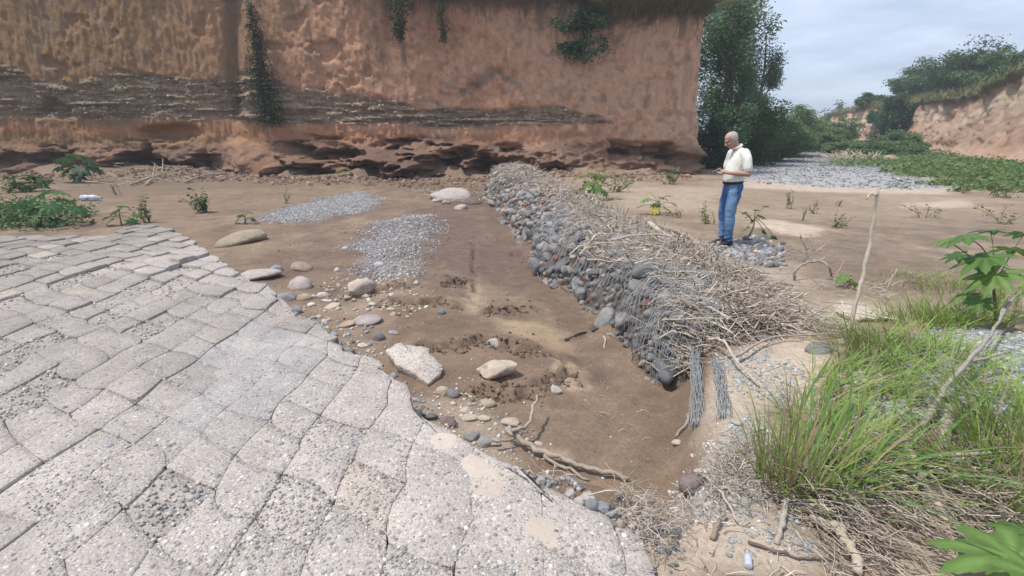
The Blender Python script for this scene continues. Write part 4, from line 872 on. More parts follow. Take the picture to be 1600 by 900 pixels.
chunk(1335, 490, [(1306, 484), (1330, 474), (1368, 478), (1390, 486), (1385, 495), (1330, 497)], .05, (0, .03), 'flat pale slab fragment on the sand left of the green grass', (.55, .46, .38))
# clods: crumbs of mud under the little steps of the bed, and fallen earth along the foot of the cliff
def clods(name, xy, size, cols, label):
    n = len(xy); s = size * np.minimum(np.exp(np.random.normal(0, .6, n)), 3); Vr, Fr = ICO[1]; Vr = Vr * (1 + .6 * fbm3(Vr * 2.2, 2, 3))[:, None]
    M = rotmats(n) * (s[:, None] * np.random.uniform(.6, 1.3, (n, 3)))[:, None, :]
    V, Fc, c = scatter(Vr, Fr, np.c_[xy, h(xy[:, 0], xy[:, 1]) + s * .15], M, np.array(cols)[np.random.randint(0, len(cols), n)] * np.random.uniform(.8, 1.2, (n, 1)))
    o = link(name, make_mesh(name, V, Fc, c, False), M_ground); tag(o, label, kind='stuff')
q = np.concatenate([smooth_line(np.c_[s_, np.zeros(len(s_))], 30)[:, :2] for s_ in SCARP]); i = np.random.randint(0, len(q), 1100)
clods('mud_clods', q[i] + np.random.normal(0, .055, (1100, 2)) + [0, -.05], .010, [(.16, .112, .08), (.20, .142, .10), (.125, .088, .066)], 'crumbs of dark mud under the little steps of the pool bed')
x = np.random.uniform(-24, 8, 2400); y = 24.6 - np.abs(np.random.normal(0, 1.3, 2400)) - 1.6 * sst(-12, -8, x) * sst(0, -3, x)
clods('fallen_earth', np.c_[x, y], .045, [(.24, .16, .115), (.30, .195, .14), (.18, .125, .095)], 'fallen lumps of earth along the foot of the tall cliff')
x = np.random.uniform(-4, 1.2, 1500); y = np.random.uniform(2.6, 11, 1500); k = (sdist(SLAB, x, y) > .1) & (fbm(x * 1.2, y * 1.2, 3, 63) > .02)
clods('mud_crumbs', np.c_[x, y][k], .007, [(.17, .12, .085), (.22, .16, .115), (.14, .10, .075)], 'scattered crumbs on the wet mud')
# loose gravel: small stones that nobody could count
def gravel(name, pts, n, size, z, label, pal=None, flat=.6, nf=.5, wdt=.3):
    poly = zone(pts, z); lo = poly.min(0) - .3; hi = poly.max(0) + .3
    x = np.random.uniform(lo[0], hi[0], n); y = np.random.uniform(lo[1], hi[1], n); d = sdist(poly, x, y) + nf * fbm(x * 2.5, y * 2.5, 3, 77); k = np.random.rand(n) < sst(wdt, -wdt * .4, d); x, y = x[k], y[k]; n = len(x)
    s = size * np.minimum(np.exp(np.random.normal(0, .55, n)), 2.3); M = rotmats(n, .6) * (s[:, None] * np.random.uniform(.6, 1.3, (n, 3)) * np.array([1, 1, flat]))[:, None, :]
    pal = np.array(pal if pal is not None else [[.29, .285, .29], [.36, .355, .355], [.22, .22, .235], [.30, .27, .24], [.34, .31, .285], [.17, .17, .18], [.44, .43, .41]])
    c = pal[np.random.randint(0, len(pal), n)] * np.random.uniform(.8, 1.2, (n, 1))
    V, Fc, c = scatter(*ICO[1], np.c_[x, y, h(x, y) + s * .2 * flat], M, c)
    o = link(name, make_mesh(name, V, Fc, c), M_pebble); tag(o, label, kind='stuff')
gravel('gravel', [(405, 348), (470, 325), (560, 304), (585, 316), (560, 335), (470, 350)], 20000, .012, -.25, 'upper patch of grey gravel on the mud', nf=.9, wdt=.5)
gravel('gravel', [(560, 385), (600, 358), (660, 345), (675, 370), (640, 395), (625, 425), (585, 432), (600, 400)], 12000, .012, -.28, 'lower patch of grey gravel on the mud', nf=.8, wdt=.6)
gravel('gravel', [(1150, 245), (1240, 236), (1330, 248), (1440, 285), (1480, 296), (1300, 294), (1160, 282)], 34000, .032, -.15, 'wide bed of grey gravel beyond the standing man', [[.24, .24, .25], [.31, .31, .315], [.18, .185, .195], [.40, .39, .38], [.27, .25, .235], [.13, .135, .14]], nf=2, wdt=.8)
gravel('gravel', [(1330, 640), (1390, 560), (1520, 520), (1700, 540), (1700, 660), (1450, 650)], 14000, .013, .05, 'grey flaky gravel among the grass', [[.33, .35, .345], [.26, .285, .285], [.42, .43, .41], [.20, .21, .22], [.40, .36, .31]], .35, .2)
gravel('gravel', [(1095, 700), (1150, 650), (1200, 640), (1210, 700), (1160, 790), (1075, 790)], 6500, .0075, 0, 'grey gravel below the loose mesh strips', [[.36, .37, .36], [.28, .29, .30], [.50, .49, .46], [.42, .34, .31]], .45, .15, .12)
gravel('gravel', [(1120, 560), (1180, 545), (1235, 580), (1220, 625), (1150, 610)], 5000, .008, -.03, 'bluish gravel spilling from the near end of the gabion', [[.33, .35, .36], [.26, .275, .285], [.44, .45, .44], [.45, .40, .35]], .45, .15, .12)
gravel('gravel', [(1180, 790), (1290, 790), (1300, 850), (1160, 850)], 2600, .006, 0, 'scattered grey grit on the pale sand', [[.36, .38, .38], [.26, .28, .29], [.5, .47, .43]], .6, .2, .15)
gravel('gravel', [(1120, 385), (1180, 372), (1215, 395), (1190, 415), (1130, 408)], 1500, .03, -.03, 'dark stones round the feet of the standing man', [[.22, .22, .23], [.30, .29, .29], [.40, .38, .37], [.15, .145, .15]], .7, .2)
gravel('gravel', [(520, 440), (640, 440), (640, 490), (560, 500), (490, 485)], 420, .018, -.33, 'tan pebbles round the tilted slab', [[.44, .36, .29], [.5, .43, .36], [.36, .28, .22]], .7, .3)
gravel('gravel', [(640, 620), (720, 600), (800, 660), (830, 720), (760, 705), (700, 680)], 900, .011, -.25, 'bits of stone below the broken apron edge', [[.44, .38, .32], [.30, .30, .31], [.54, .5, .45]], .7, .2)
# broken bits along the whole ragged edge of the apron
q = EDGE[(EDGE[:, 1] > 1.7) & (EDGE[:, 1] < 7.5) & (EDGE[:, 0] > -4.6)]; n = 1500; i = np.random.randint(0, len(q), n); p2 = q[i] + np.random.normal(0, .05, (n, 2)) + np.array([.07, .03]); k = sdist(EDGE, p2[:, 0], p2[:, 1]) > -.01; p2 = p2[k]; n = len(p2)
s = .014 * np.exp(np.random.normal(0, .55, n)); M = rotmats(n) * (s[:, None] * np.random.uniform(.6, 1.3, (n, 3)))[:, None, :]; Vr, Fr = ICO[1]; Vr = Vr * (1 + .5 * fbm3(Vr * 2, 2, 3))[:, None]
V, Fc, c = scatter(Vr, Fr, np.c_[p2, h(p2[:, 0], p2[:, 1]) + s * .3], M, np.array([[.40, .36, .34], [.26, .26, .27], [.33, .28, .23], [.17, .17, .18], [.48, .43, .38]])[np.random.randint(0, 5, n)])
o = link('rubble', make_mesh('rubble', V, Fc, c, False), M_rock); tag(o, 'crumbled concrete and grit along the ragged edge of the apron', kind='stuff')
gravel('gravel', [(545, 500), (520, 480), (480, 485), (540, 545), (600, 575), (590, 555)], 900, .017, -.2, 'crumbled mortar along the broken apron edge', [[.36, .37, .38], [.28, .30, .31], [.42, .38, .34]], .7, .15)
gravel('gravel', [(300, 320), (680, 300), (760, 420), (1060, 620), (1060, 760), (880, 720), (620, 560), (480, 420)], 2600, .0075, -.33, 'odd pebbles dotted over the mud', [[.46, .40, .34], [.34, .28, .23], [.5, .48, .45]], .6, .3)
# ------------------------------------------------------------------ the gabion: a wire-netted mattress of stones under flood debris
gab = empty('gabion', (1.2, 9.0, -0.3)); GO = np.array([1.2, 9.0, -0.3])
tag(gab, 'long collapsed gabion of grey stones in wire netting, matted with straw', 'gabion')
_gr = np.array([h1(x, y) for x, y in zip(GXR, GY)])
def gsurf(y, v):
    y = np.asarray(y, float); v = np.asarray(v, float); r = lambda A: np.interp(y, GY[::-1], A[::-1])
    w = 0.34 * fbm(y * 0.8, y * 0 + 3, 3, 701); xl = r(GXL) + w; xr = r(GXR) + .8 * w; zt = r(GZ) + 0.24 * fbm(y * .9, y * 0, 3, 703); zr = r(_gr) - .07; zl = -.46 + .1 * sst(9, 14, y)
    end = sst(3.85, 4.25, y) * sst(17.2, 15.6, y) ** .5
    up = np.clip(v / .30, 0, 1); up = np.sin(up * math.pi / 2) ** .8; dn = np.clip((v - .38) / .62, 0, 1); dn = 1 - dn ** 1.5
    z = np.where(v < .34, zl + (zt - zl) * up, zr + (zt - zr) * dn) * 1.0
    z = np.where(end < 1, zl + (z - zl) * (.35 + .65 * end), z)
    x = xl + (xr - xl) * v ** 1.15
    z = z + .16 * fbm(x * 1.6, y * 1.6, 3, 711) * sst(0, .2, v)
    return np.stack([x, y, z], -1)
ny_, nv_ = 330, 46
YY, VV = np.meshgrid(3.85 + (17.2 - 3.85) * np.linspace(0, 1, ny_) ** 1.4, np.linspace(0, 1.0, nv_), indexing='ij')
gp_ = gsurf(YY.ravel(), VV.ravel()); gp_ += .035 * fbm3(gp_ * 7, 3, 5)[:, None] * np.array([-1, -.3, 1.2])
cc = np.tile(np.array([.15, .125, .105]), (len(gp_), 1)); cc = lerp(cc, (.27, .215, .165), sst(.2, .5, VV.ravel() + .5 * fbm3(gp_ * 2, 3, 9)) * .9)
q0 = gp_.reshape(ny_, nv_, 3); N_ = ny_ * nv_; ends = []; fx_ = []      # both ends close down into the sand
for row in (0, ny_ - 1):
    k0 = N_ + sum(len(e) for e in ends); e = q0[row].copy(); e[:, 2] = -.75; e[:, 1] += (.12 if row == 0 else -.12); ends.append(e); i = np.arange(nv_ - 1); fx_.append(np.stack([row * nv_ + i, row * nv_ + i + 1, k0 + i + 1, k0 + i], -1))
link('rubble_core', make_mesh('rubble_core', np.r_[gp_, np.concatenate(ends)] - GO, [grid_faces(ny_, nv_)] + fx_, np.r_[cc, np.tile([[.15, .125, .105]], (2 * nv_, 1))]), M_rock, gab)
def gnormal(y, v):
    a = gsurf(y + .02, v) - gsurf(y - .02, v); b = gsurf(y, np.clip(v + .02, 0, 1)) - gsurf(y, np.clip(v - .02, 0, 1)); n = np.cross(b, a); return n / (np.linalg.norm(n, axis=-1)[..., None] + 1e-9) * np.sign(n[..., 2:3] + 1e-9)
rs = np.random.RandomState(4); st = []
pal_g = [(.215, .208, .208)] * 5 + [(.265, .255, .25)] * 3 + [(.15, .15, .158)] * 3 + [(.31, .27, .26)] * 2 + [(.35, .29, .24)] * 3 + [(.25, .11, .085)]
def try_stone(y, v, r):
    p = gsurf(y, v)
    for (q, rr) in st[-900:]:
        if abs(q[1] - p[1]) < 1 and np.linalg.norm(q - p) < .80 * (r + rr): return None
    st.append((p, r)); return p
hand = [((995, 525), .17, 5.05), ((905, 455), .12, None), ((958, 470), .10, None)]
spec = []
for k in range(6500):
    y = 3.95 + 13 * rs.rand() ** 1.35; v = rs.rand() ** 1.3 * (.62 if y > 5.3 else .9)
    r = (.088 if k < 650 else .046) * math.exp(rs.normal(0, .33)); r = min(r, .15)
    if v > .36 and rs.rand() > .12: continue
    if y > 13 and rs.rand() > .3: continue
    p = try_stone(np.array(y), np.array(v), r)
    if p is not None: spec.append((p, r, gnormal(np.array(y), np.array(v)), k))
spec.sort(key=lambda s: -s[1] / (s[0][1] + .5))
print('gabion stones', len(spec))
protos = []
for k in range(26):
    c = pal_g[k % len(pal_g)]; protos.append(rock_mesh(900 + k, 1.0, 3, rs.uniform(.7, 1), c, None, .22))
for m_ in protos: m_.materials.append(M_rock)
mbS = MB()
for k, (p, r, nrm, kk) in enumerate(spec):
    sc = r * rs.uniform(.85, 1.25, 3); sc[2] *= .85
    rot = Euler((rs.normal(0, .5), rs.normal(0, .5), rs.uniform(0, 6.28))); pos = p + nrm * r * .25
    if k < 297:
        o = link('stone', protos[rs.randint(26)], None, gab); o.location = pos - GO; o.rotation_euler = rot; o.scale = sc
    else:
        Mx = np.array(rot.to_matrix()) * sc[None]; V0, F0 = ICO[2]; V1 = V0 * (1 + .25 * fbm3(V0 * 1.4 + k, 2, 5))[:, None]; mbS.add(V1 @ Mx.T + pos - GO, F0, np.array(pal_g[rs.randint(len(pal_g))]) * rs.uniform(.85, 1.15))
if mbS.n: o = mbS.build('small_stones', M_rock, gab); tag(o, kind='stuff')
# the netting: diamond wire drawn over the stones
mb = MB(); NSP = .085
def wire_line(ys, vs, off=.07, r=.0020):
    k = (ys > 3.9) & (ys < 9.2) & (vs > 0) & (vs < .98)
    if k.sum() < 3: return
    ys, vs = ys[k], vs[k]; p = gsurf(ys, vs) + gnormal(ys, vs) * (off + .03 * np.sin(ys * 9 + vs * 14))[:, None]
    v, f = tube(p - GO, r * (1 + .05 * ys), 3); mb.add(v, f)
tl = np.linspace(0, 1, 26)
for k in range(int(9 / NSP)):
    y0 = 2.6 + k * NSP
    wire_line(y0 + tl * 1.5 + .04 * np.sin(tl * 40), tl); wire_line(y0 + 1.5 - tl * 1.5 + .04 * np.sin(tl * 40), tl)
for k in range(26):
    y0 = 3.0 + k * NSP * .8
    wire_line(y0 + tl * 1.2, tl * .75, .085, .0020); wire_line(y0 + 1.2 - tl * 1.2, tl * .75, .085, .0020)
for v0 in (.02, .28, .6): 
    ys = np.linspace(4, 10.4, 50); wire_line(ys, np.full(50, v0) + .01 * np.sin(ys * 7), .06, .004)
o = link('wire_netting', mb.mesh('wire_netting'), M_wire, gab); tag(o, kind='stuff')
def strip(top, bot, wd, label):
    mb = MB()
    for k in range(22):
        t = np.linspace(0, 1, 15); a = (k / 21 - .5) * wd
        wv = a * (1 - .35 * np.sin(t * 3.1)) + .012 * np.sin(t * (18 + k % 5) + k * 1.7)
        p = top + t[:, None] * (bot - top); p[:, 0] += wv; p[:, 2] += .06 * np.sin(t * math.pi) + .012 * np.cos(t * 15 + k * 2.3) + rs.normal(0, .004, 15); p[:, 1] += rs.normal(0, .008, 15)
        v, f = tube(p - GO, .0026, 3); mb.add(v, f)
    for k in range(16):
        t = (k + .5) / 16; a = np.linspace(-.5, .5, 7) * wd * (1 - .35 * math.sin(t * 3.1)); p = top + t * (bot - top) + np.c_[a, np.zeros(7), .06 * math.sin(t * math.pi) + .012 * np.sin(a * 60 + k)]
        v, f = tube(p - GO, .0024, 3); mb.add(v, f)
    o = link('loose_mesh_strip', mb.mesh('loose_mesh_strip'), M_wire, gab); tag(o, label)
t1 = at(1084, 520, 4.3); b1 = hit(1090, 668); t2 = at(1112, 535, 4.3); b2 = hit(1132, 655)
strip(t1, b1 + [0, 0, .01], .11, 'left-hand loose strip of bunched netting'); strip(t2, b2 + [0, 0, .01], .10, 'right-hand loose strip of bunched netting')
# ------------------------------------------------------------------ twigs and straw left by the flood
def twigs(pos, dr, L, rad, bend, col, k=3):
    n = len(pos); t = np.array([-.5, -.17, .17, .5]); dr = dr / np.linalg.norm(dr, axis=1)[:, None]
    ref = np.where(np.abs(dr[:, 2:3]) < .8, np.array([[0, 0, 1.]]), np.array([[1., 0, 0]])); a = np.cross(dr, ref); a /= np.linalg.norm(a, axis=1)[:, None]; b = np.cross(dr, a)
    cen = pos[:, None] + L[:, None, None] * t[None, :, None] * dr[:, None] + (bend * L)[:, None, None] * (np.array([-.25, .1, .1, -.25])[None, :, None]) * b[:, None] + (np.random.normal(0, .06, (n, 4)) * L[:, None])[..., None] * a[:, None]
    ang = np.arange(k) / k * 2 * math.pi; rr = rad[:, None] * np.array([1, .95, .8, .45])
    V = cen[:, :, None] + rr[:, :, None, None] * (np.cos(ang)[None, None, :, None] * a[:, None, None] + np.sin(ang)[None, None, :, None] * b[:, None, None])
    i = np.arange(4 * k).reshape(4, k); j = np.roll(i, -1, 1); q = np.stack([i[:-1], j[:-1], j[1:], i[1:]], -1).reshape(-1, 4)
    return V.reshape(-1, 3), (q[None] + (np.arange(n) * 4 * k)[:, None, None]).reshape(-1, 4), np.repeat(col, 4 * k, 0)
PST = np.array([[.52, .44, .365], [.46, .385, .315], [.37, .31, .255], [.60, .53, .45], [.27, .225, .185], [.44, .39, .345]])
def straw_cols(n): return PST[np.random.choice(6, n, p=[.26, .24, .17, .15, .08, .10])] * np.random.uniform(.8, 1.15, (n, 1))
def dirs(n, main=None, spread=.6, tilt=.22):
    a = np.random.uniform(0, 2 * math.pi, n) if main is None else main + np.random.normal(0, spread, n)
    return np.c_[np.cos(a), np.sin(a), np.random.normal(0, tilt, n)]
np.random.seed(21); n = 26000
y = 3.95 + 13.1 * np.random.rand(n) ** 1.5; v = np.clip(np.random.beta(2.2, 1.6, n) * 1.02, 0, 1.0)
crest = sst(13, 15, y); keep = (v > .27 - .27 * crest + .45 * fbm(y * 1.3, v * 3, 3, 801)) | (np.random.rand(n) < .08); keep &= fbm(y * 1.1, v * 2.4, 3, 803) > -.24; keep &= ~((y < 5.3) & (v < .62) & (np.random.rand(n) > .5)); y, v = y[keep], v[keep]; n = len(y)
p = gsurf(y, v) + gnormal(y, v) * (np.abs(np.random.normal(0.02, .05, n)) + .22 * np.clip(fbm(y * 1.7, v * 4.5, 3, 807), 0, 1))[:, None]
flow = fbm(p[:, 0] * .8, p[:, 1] * .8, 2, 805) * 5 + .6
L = .09 + .48 * np.random.rand(n) ** 2.6
D = np.c_[np.cos(flow + np.random.normal(0, .8, n)), np.sin(flow + np.random.normal(0, .8, n)), np.random.normal(0, .25, n)]; D[:, 2] -= np.where(v > .5, .15, 0)
V, Fc, c = twigs(p, D, L, np.where(np.random.rand(n) < .10, .0075, .0028) * (1 + .10 * y), np.random.normal(0, .5, n), straw_cols(n))
o = link('flood_straw', make_mesh('flood_straw', V, Fc, c), M_twig); tag(o, 'mat of dry twigs and straw caught on the gabion', kind='stuff')
def straw(pts, n, z, L0, L1, rad, lift, main=None, spread=.7, label='', nf=.3, name='straw'):
    poly = zone(pts, z); lo = poly.min(0) - .2; hi = poly.max(0) + .2; x = np.random.uniform(lo[0], hi[0], n); y = np.random.uniform(lo[1], hi[1], n)
    d = sdist(poly, x, y) + nf * fbm(x * 2, y * 2, 3, 811); k = np.random.rand(n) < sst(.10, -.15, d) * (.35 + .9 * sst(-.15, .1, fbm(x * 3.5, y * 3.5, 3, 813))); x, y = x[k], y[k]; n = len(x)
    pos = np.c_[x, y, h(x, y) + np.abs(np.random.normal(lift * .5, lift * .5, n))]
    V, Fc, c = twigs(pos, dirs(n, main, spread), L0 + (L1 - L0) * np.random.rand(n) ** 2, rad * np.random.uniform(.6, 1.6, n), np.random.normal(0, .4, n), straw_cols(n))
    o = link(name, make_mesh(name, V, Fc, c), M_twig); tag(o, label, kind='stuff')
straw([(1100, 440), (1180, 430), (1260, 500), (1330, 520), (1290, 545), (1200, 540), (1120, 520), (1080, 480)], 2600, -.03, .1, .5, .004, .13, -.5, .6, 'bundle of reeds and straw heaped at the near end of the gabion')
straw([(1060, 700), (1180, 680), (1300, 740), (1300, 800), (1180, 790), (1080, 800)], 4200, 0, .04, .2, .0021, .05, None, .7, 'dead roots and straw below the tall grass')
straw([(1250, 700), (1400, 690), (1560, 740), (1560, 790), (1480, 850), (1350, 920), (1290, 880), (1280, 800)], 8500, 0, .05, .35, .0028, .07, 2.2, .5, 'thick mat of straw under the grass')
straw([(960, 770), (1060, 700), (1080, 790), (1070, 850), (1000, 850)], 2600, -.03, .04, .26, .0018, .07, None, .7, 'tangle of wiry roots at the lower tip of the apron')
straw([(1000, 780), (1080, 800), (1180, 790), (1300, 880), (1290, 920), (1000, 920)], 500, -.03, .03, .2, .0024, .012, .4, .9, 'bits of straw strewn over the pale sand', nf=.1)
straw([(740, 690), (860, 730), (900, 780), (860, 780), (800, 730)], 900, -.15, .05, .25, .0016, .07, -.5, .6, 'wiry roots under the apron edge')
straw([(900, 560), (1060, 640), (1060, 720), (960, 720), (880, 640)], 70, -.36, .03, .14, .0022, .008, .3, 1., 'bits of straw on the wet mud', nf=.1)
straw([(150, 276), (370, 268), (380, 284), (160, 296)], 330, -.25, .3, 1.4, .014, .10, .15, .35, 'washed-up twigs at the foot of the cliff')
straw([(640, 296), (780, 300), (770, 320), (680, 320)], 260, -.25, .15, .6, .009, .07, .2, .8, 'twigs round the lumps of concrete by the far end of the gabion')
straw([(1260, 430), (1400, 440), (1420, 475), (1330, 470), (1230, 450)], 420, -.03, .05, .3, .003, .05, .1, .6, 'grey twigs on the sand behind the upright stem')
straw([(1170, 385), (1290, 390), (1310, 420), (1180, 430)], 260, -.03, .06, .4, .004, .04, .0, .6, 'twigs on the sand right of the standing man')
# single sticks
def stick(pts, r0, r1, label, col=(.40, .335, .265), k=7, wob=.004, lift=.02, name='stick', forks=()):
    "pts: (px, py, height above ground) along the ground, or (px, py, None, y) for a point in the air y metres ahead"
    def pt(q):
        if len(q) == 4: return at(q[0], q[1], q[3])
        p = hit(q[0], q[1]).copy(); p[2] += q[2] + r0 * .5; return p
    w = [pt(q) for q in pts]; o = empty(name, w[0]); tag(o, label, 'driftwood' if r0 > .014 else 'stick')
    mb = MB(); ln = smooth_line(w, 5, wob); v, f = tube(ln - w[0], np.linspace(r0, r1, len(ln)) * (1 + .12 * np.random.normal(0, 1, len(ln))), k); mb.add(v, f, np.array(col) * np.random.uniform(.9, 1.1)); mb.build('stem', M_bark, o)
    for fk in forks:
        mb = MB(); w2 = [pt(q) for q in fk]; ln = smooth_line(w2, 4, wob); v, f = tube(ln - w[0], np.linspace(r0 * .6, r1 * .7, len(ln)), 5); mb.add(v, f, np.array(col)); mb.build('side_branch', M_bark, o)
    return o
LGT = (.47, .40, .33); GRY = (.32, .285, .25); DRK = (.16, .125, .10)
yb = hit(1322, 530)[1]
stick([(1322, 530, -.05), (1343, 458, None, yb + .05), (1358, 385, None, yb + .1), (1366, 335, None, yb + .12), (1372, 294, None, yb + .1)], .021, .010, 'tall thin dead stem standing upright in the sand before the grass', LGT, forks=[[(1370, 305, None, yb + .1), (1362, 303, None, yb + .12), (1354, 311, None, yb + .1)]])
y2 = hit(1263, 410)[1]
stick([(1263, 410, -.03), (1261, 392, None, y2), (1255, 378, None, y2), (1250, 365, None, y2)], .02, .008, 'small forked dead stick standing right of the man', LGT, forks=[[(1261, 392, None, y2), (1265, 375, None, y2), (1267, 364, None, y2)], [(1261, 395, None, y2), (1250, 392, None, y2), (1242, 387, None, y2)]])
y3 = hit(1240, 438)[1]
stick([(1240, 438, -.02), (1244, 422, None, y3), (1260, 410, None, y3 + .1), (1284, 409, None, y3 + .1), (1297, 420, None, y3), (1299, 432, 0)], .018, .012, 'dead branch bent into an arch on the sand', GRY)
y4 = hit(1405, 470)[1]
for (a, b, cx_, cy_, lb) in [(1386, 455, 1402, 420, 'short pale curved stalk left of three standing near the grass'), (1432, 452, 1423, 425, 'short thin stalk furthest right near the top of the grass'), (1409, 458, 1411, 440, 'tiny upright stalk between two taller ones near the grass'), (1303, 446, 1318, 408, 'thin leaning twig beside the small bright castor seedling')]:
    yy_ = hit(a, b)[1]; stick([(a, b, -.02), ((a + cx_) / 2 - 2, (b + cy_) / 2, None, yy_), (cx_, cy_, None, yy_)], .008, .004, lb, LGT)
stick([(1438, 676, .03), (1470, 632, .10), (1510, 592, .16), (1545, 545, .16), (1582, 488, .25)], .020, .008, 'long grey branch lying diagonally through the right-hand grass', GRY, forks=[[(1500, 602, .14), (1535, 590, .14), (1570, 582, .14)], [(1552, 535, .17), (1560, 515, .22), (1590, 498, .26)]])
stick([(1410, 704, .06), (1432, 752, .05), (1456, 796, .04), (1488, 852, .02)], .020, .016, 'straight pole slanting down over the straw mat', (.38, .32, .25))
stick([(1325, 742, .05), (1420, 738, .08), (1541, 733, .09)], .011, .008, 'nearly level stick across the grass roots', LGT)
stick([(1432, 762, .04), (1470, 748, .07), (1502, 738, .08)], .010, .007, 'short stick just under the nearly level one', LGT)
stick([(1480, 655, .05), (1474, 690, .04), (1466, 722, .02)], .033, .027, 'short thick grey log standing among straw by the right-hand grass', (.40, .34, .28))
stick([(1268, 818, .02), (1305, 838, .03), (1325, 862, .03), (1345, 905, .02)], .024, .017, 'thick gnarled piece of driftwood at the bottom of the straw mat', (.40, .34, .27), wob=.008)
stick([(1330, 742, .03), (1380, 752, .04), (1430, 770, .03)], .024, .016, 'pale split log under the tall grass', (.46, .39, .31))
stick([(1229, 786, .03), (1222, 820, .02), (1213, 852, .0)], .013, .012, 'weathered stump piece lying on the pale sand', (.38, .33, .28))
stick([(1168, 850, .01), (1215, 866, .012), (1262, 876, .01), (1310, 876, .01)], .008, .004, 'dark thin twig lying across the pale sand at the bottom', DRK)
stick([(1095, 752, .05), (1125, 785, .05), (1152, 822, .02)], .006, .004, 'thin straight pale stick below the purple stone', LGT)
stick([(1112, 845, .005), (1122, 828, .02), (1131, 810, .03)], .011, .008, 'small brown bark chip on the pale sand', (.26, .20, .15))
stick([(1105, 548, .10), (1128, 560, .14), (1150, 582, .08), (1185, 608, .02)], .012, .007, 'pale curved root arching over the loose mesh strips', LGT)
stick([(1150, 568, .06), (1200, 540, .06), (1245, 533, .05), (1300, 530, .04)], .011, .006, 'bare stick running from the gravel to the dark grey stone', (.40, .335, .27))
stick([(1205, 462, .10), (1260, 495, .08), (1335, 532, .05)], .010, .006, 'long straight reed leaning down the straw heap', LGT)
def gstick(pts, r0, r1, label, col=LGT):
    "a stick lying on the gabion: (y, v, lift)"
    w = np.array([gsurf(np.array(a), np.array(b)) + [0, 0, c] for a, b, c in pts]); o = empty('stick', w[0]); tag(o, label, 'driftwood' if r0 > .014 else 'stick'); mb = MB(); ln = smooth_line(w, 6, .006); v, f = tube(ln - w[0], np.linspace(r0, r1, len(ln)), 6); mb.add(v, f, col); mb.build('stem', M_bark, o)
gstick([(6.3, .25, .12), (6.5, .55, .16), (6.6, .95, .25)], .014, .010, 'longest straight pale reed lying level across the gabion')
gstick([(6.5, .20, .10), (6.1, .42, .10), (5.7, .62, .10)], .013, .008, 'pale reed forming a narrow V with the longest level reed')
gstick([(8.2, .62, .12), (7.7, .78, .12), (7.2, .86, .10)], .018, .014, 'thick pale stick pointing down the middle of the gabion')
gstick([(8.9, .85, .15), (8.2, .98, .18), (7.3, 1.0, .16), (6.8, 1.0, .10)], .035, .025, 'grey log along the right side of the gabion near the man', (.30, .25, .20))
gstick([(8.4, .80, .18), (7.9, .85, .15), (7.5, .90, .14)], .045, .040, 'short pale stump end sticking from the debris beside the grey log', (.46, .38, .29))
gstick([(9.2, .80, .14), (9.0, .95, .16), (8.7, 1.0, .14)], .024, .018, 'pale branch at the back of the debris in front of the man', (.42, .34, .26))
gstick([(9.6, .35, .10), (9.8, .65, .12), (9.9, .9, .13)], .016, .010, 'thin crooked branch across the crest of the gabion', (.40, .33, .26))
gstick([(12.2, .55, .08), (11.0, .72, .08), (10.2, .78, .06)], .018, .012, 'pair-forming pale branch on the far half of the gabion', LGT)
gstick([(5.0, .30, .08), (5.0, .55, .12), (5.2, .80, .14)], .010, .006, 'slender reed near the close end of the gabion', LGT)
gstick([(5.5, .02, .05), (5.4, .22, .09), (5.5, .42, .12)], .009, .006, 'slender reed jutting out over the wet mud', LGT)
# driftwood in the pool bed and by the cliff
stick([(790, 692, .10), (830, 708, .05), (880, 728, .04), (930, 742, .03), (983, 754, .02)], .022, .013, 'long grey driftwood root lying from the apron edge over the mud', (.36, .30, .245), forks=[[(800, 700, .12), (822, 690, .12), (833, 668, .16), (841, 655, .18)], [(850, 720, .03), (880, 735, .01), (920, 752, .0)]], wob=.007)
stick([(770, 704, .07), (800, 700, .06), (824, 690, .08)], .009, .006, 'thin grey twig beside the driftwood root', GRY)
stick([(882, 531, .0), (912, 521, .01), (932, 515, .01), (937, 500, .05)], .012, .006, 'dark forked twig lying on the wet mud beside the gabion', DRK)
stick([(943, 525, .0), (946, 534, .01), (943, 545, .0)], .008, .006, 'tiny pale crooked stick on the wet mud', LGT)
stick([(1055, 685, .0), (1072, 668, .03), (1075, 655, .04)], .010, .007, 'short curved twig at the right side of the pool bed', GRY)
stick([(205, 291, .05), (240, 283, .15), (290, 271, .25)], .045, .02, 'long driftwood branch at the foot of the left cliff', (.34, .28, .22), forks=[[(255, 278, .2), (258, 262, .5)], [(240, 283, .15), (245, 270, .4)]])
stick([(290, 287, .05), (320, 278, .10), (352, 274, .08)], .04, .02, 'second driftwood branch, right of the long one at the cliff foot', (.38, .32, .26))
stick([(228, 290, .02), (240, 285, .12), (262, 284, .04)], .035, .02, 'curved driftwood piece in front of the long branch at the cliff foot', (.42, .36, .29))
stick([(455, 272, .02), (485, 267, .06), (510, 266, .08), (516, 254, .3)], .04, .02, 'hooked grey branch washed up against the cliff foot', (.40, .34, .28))
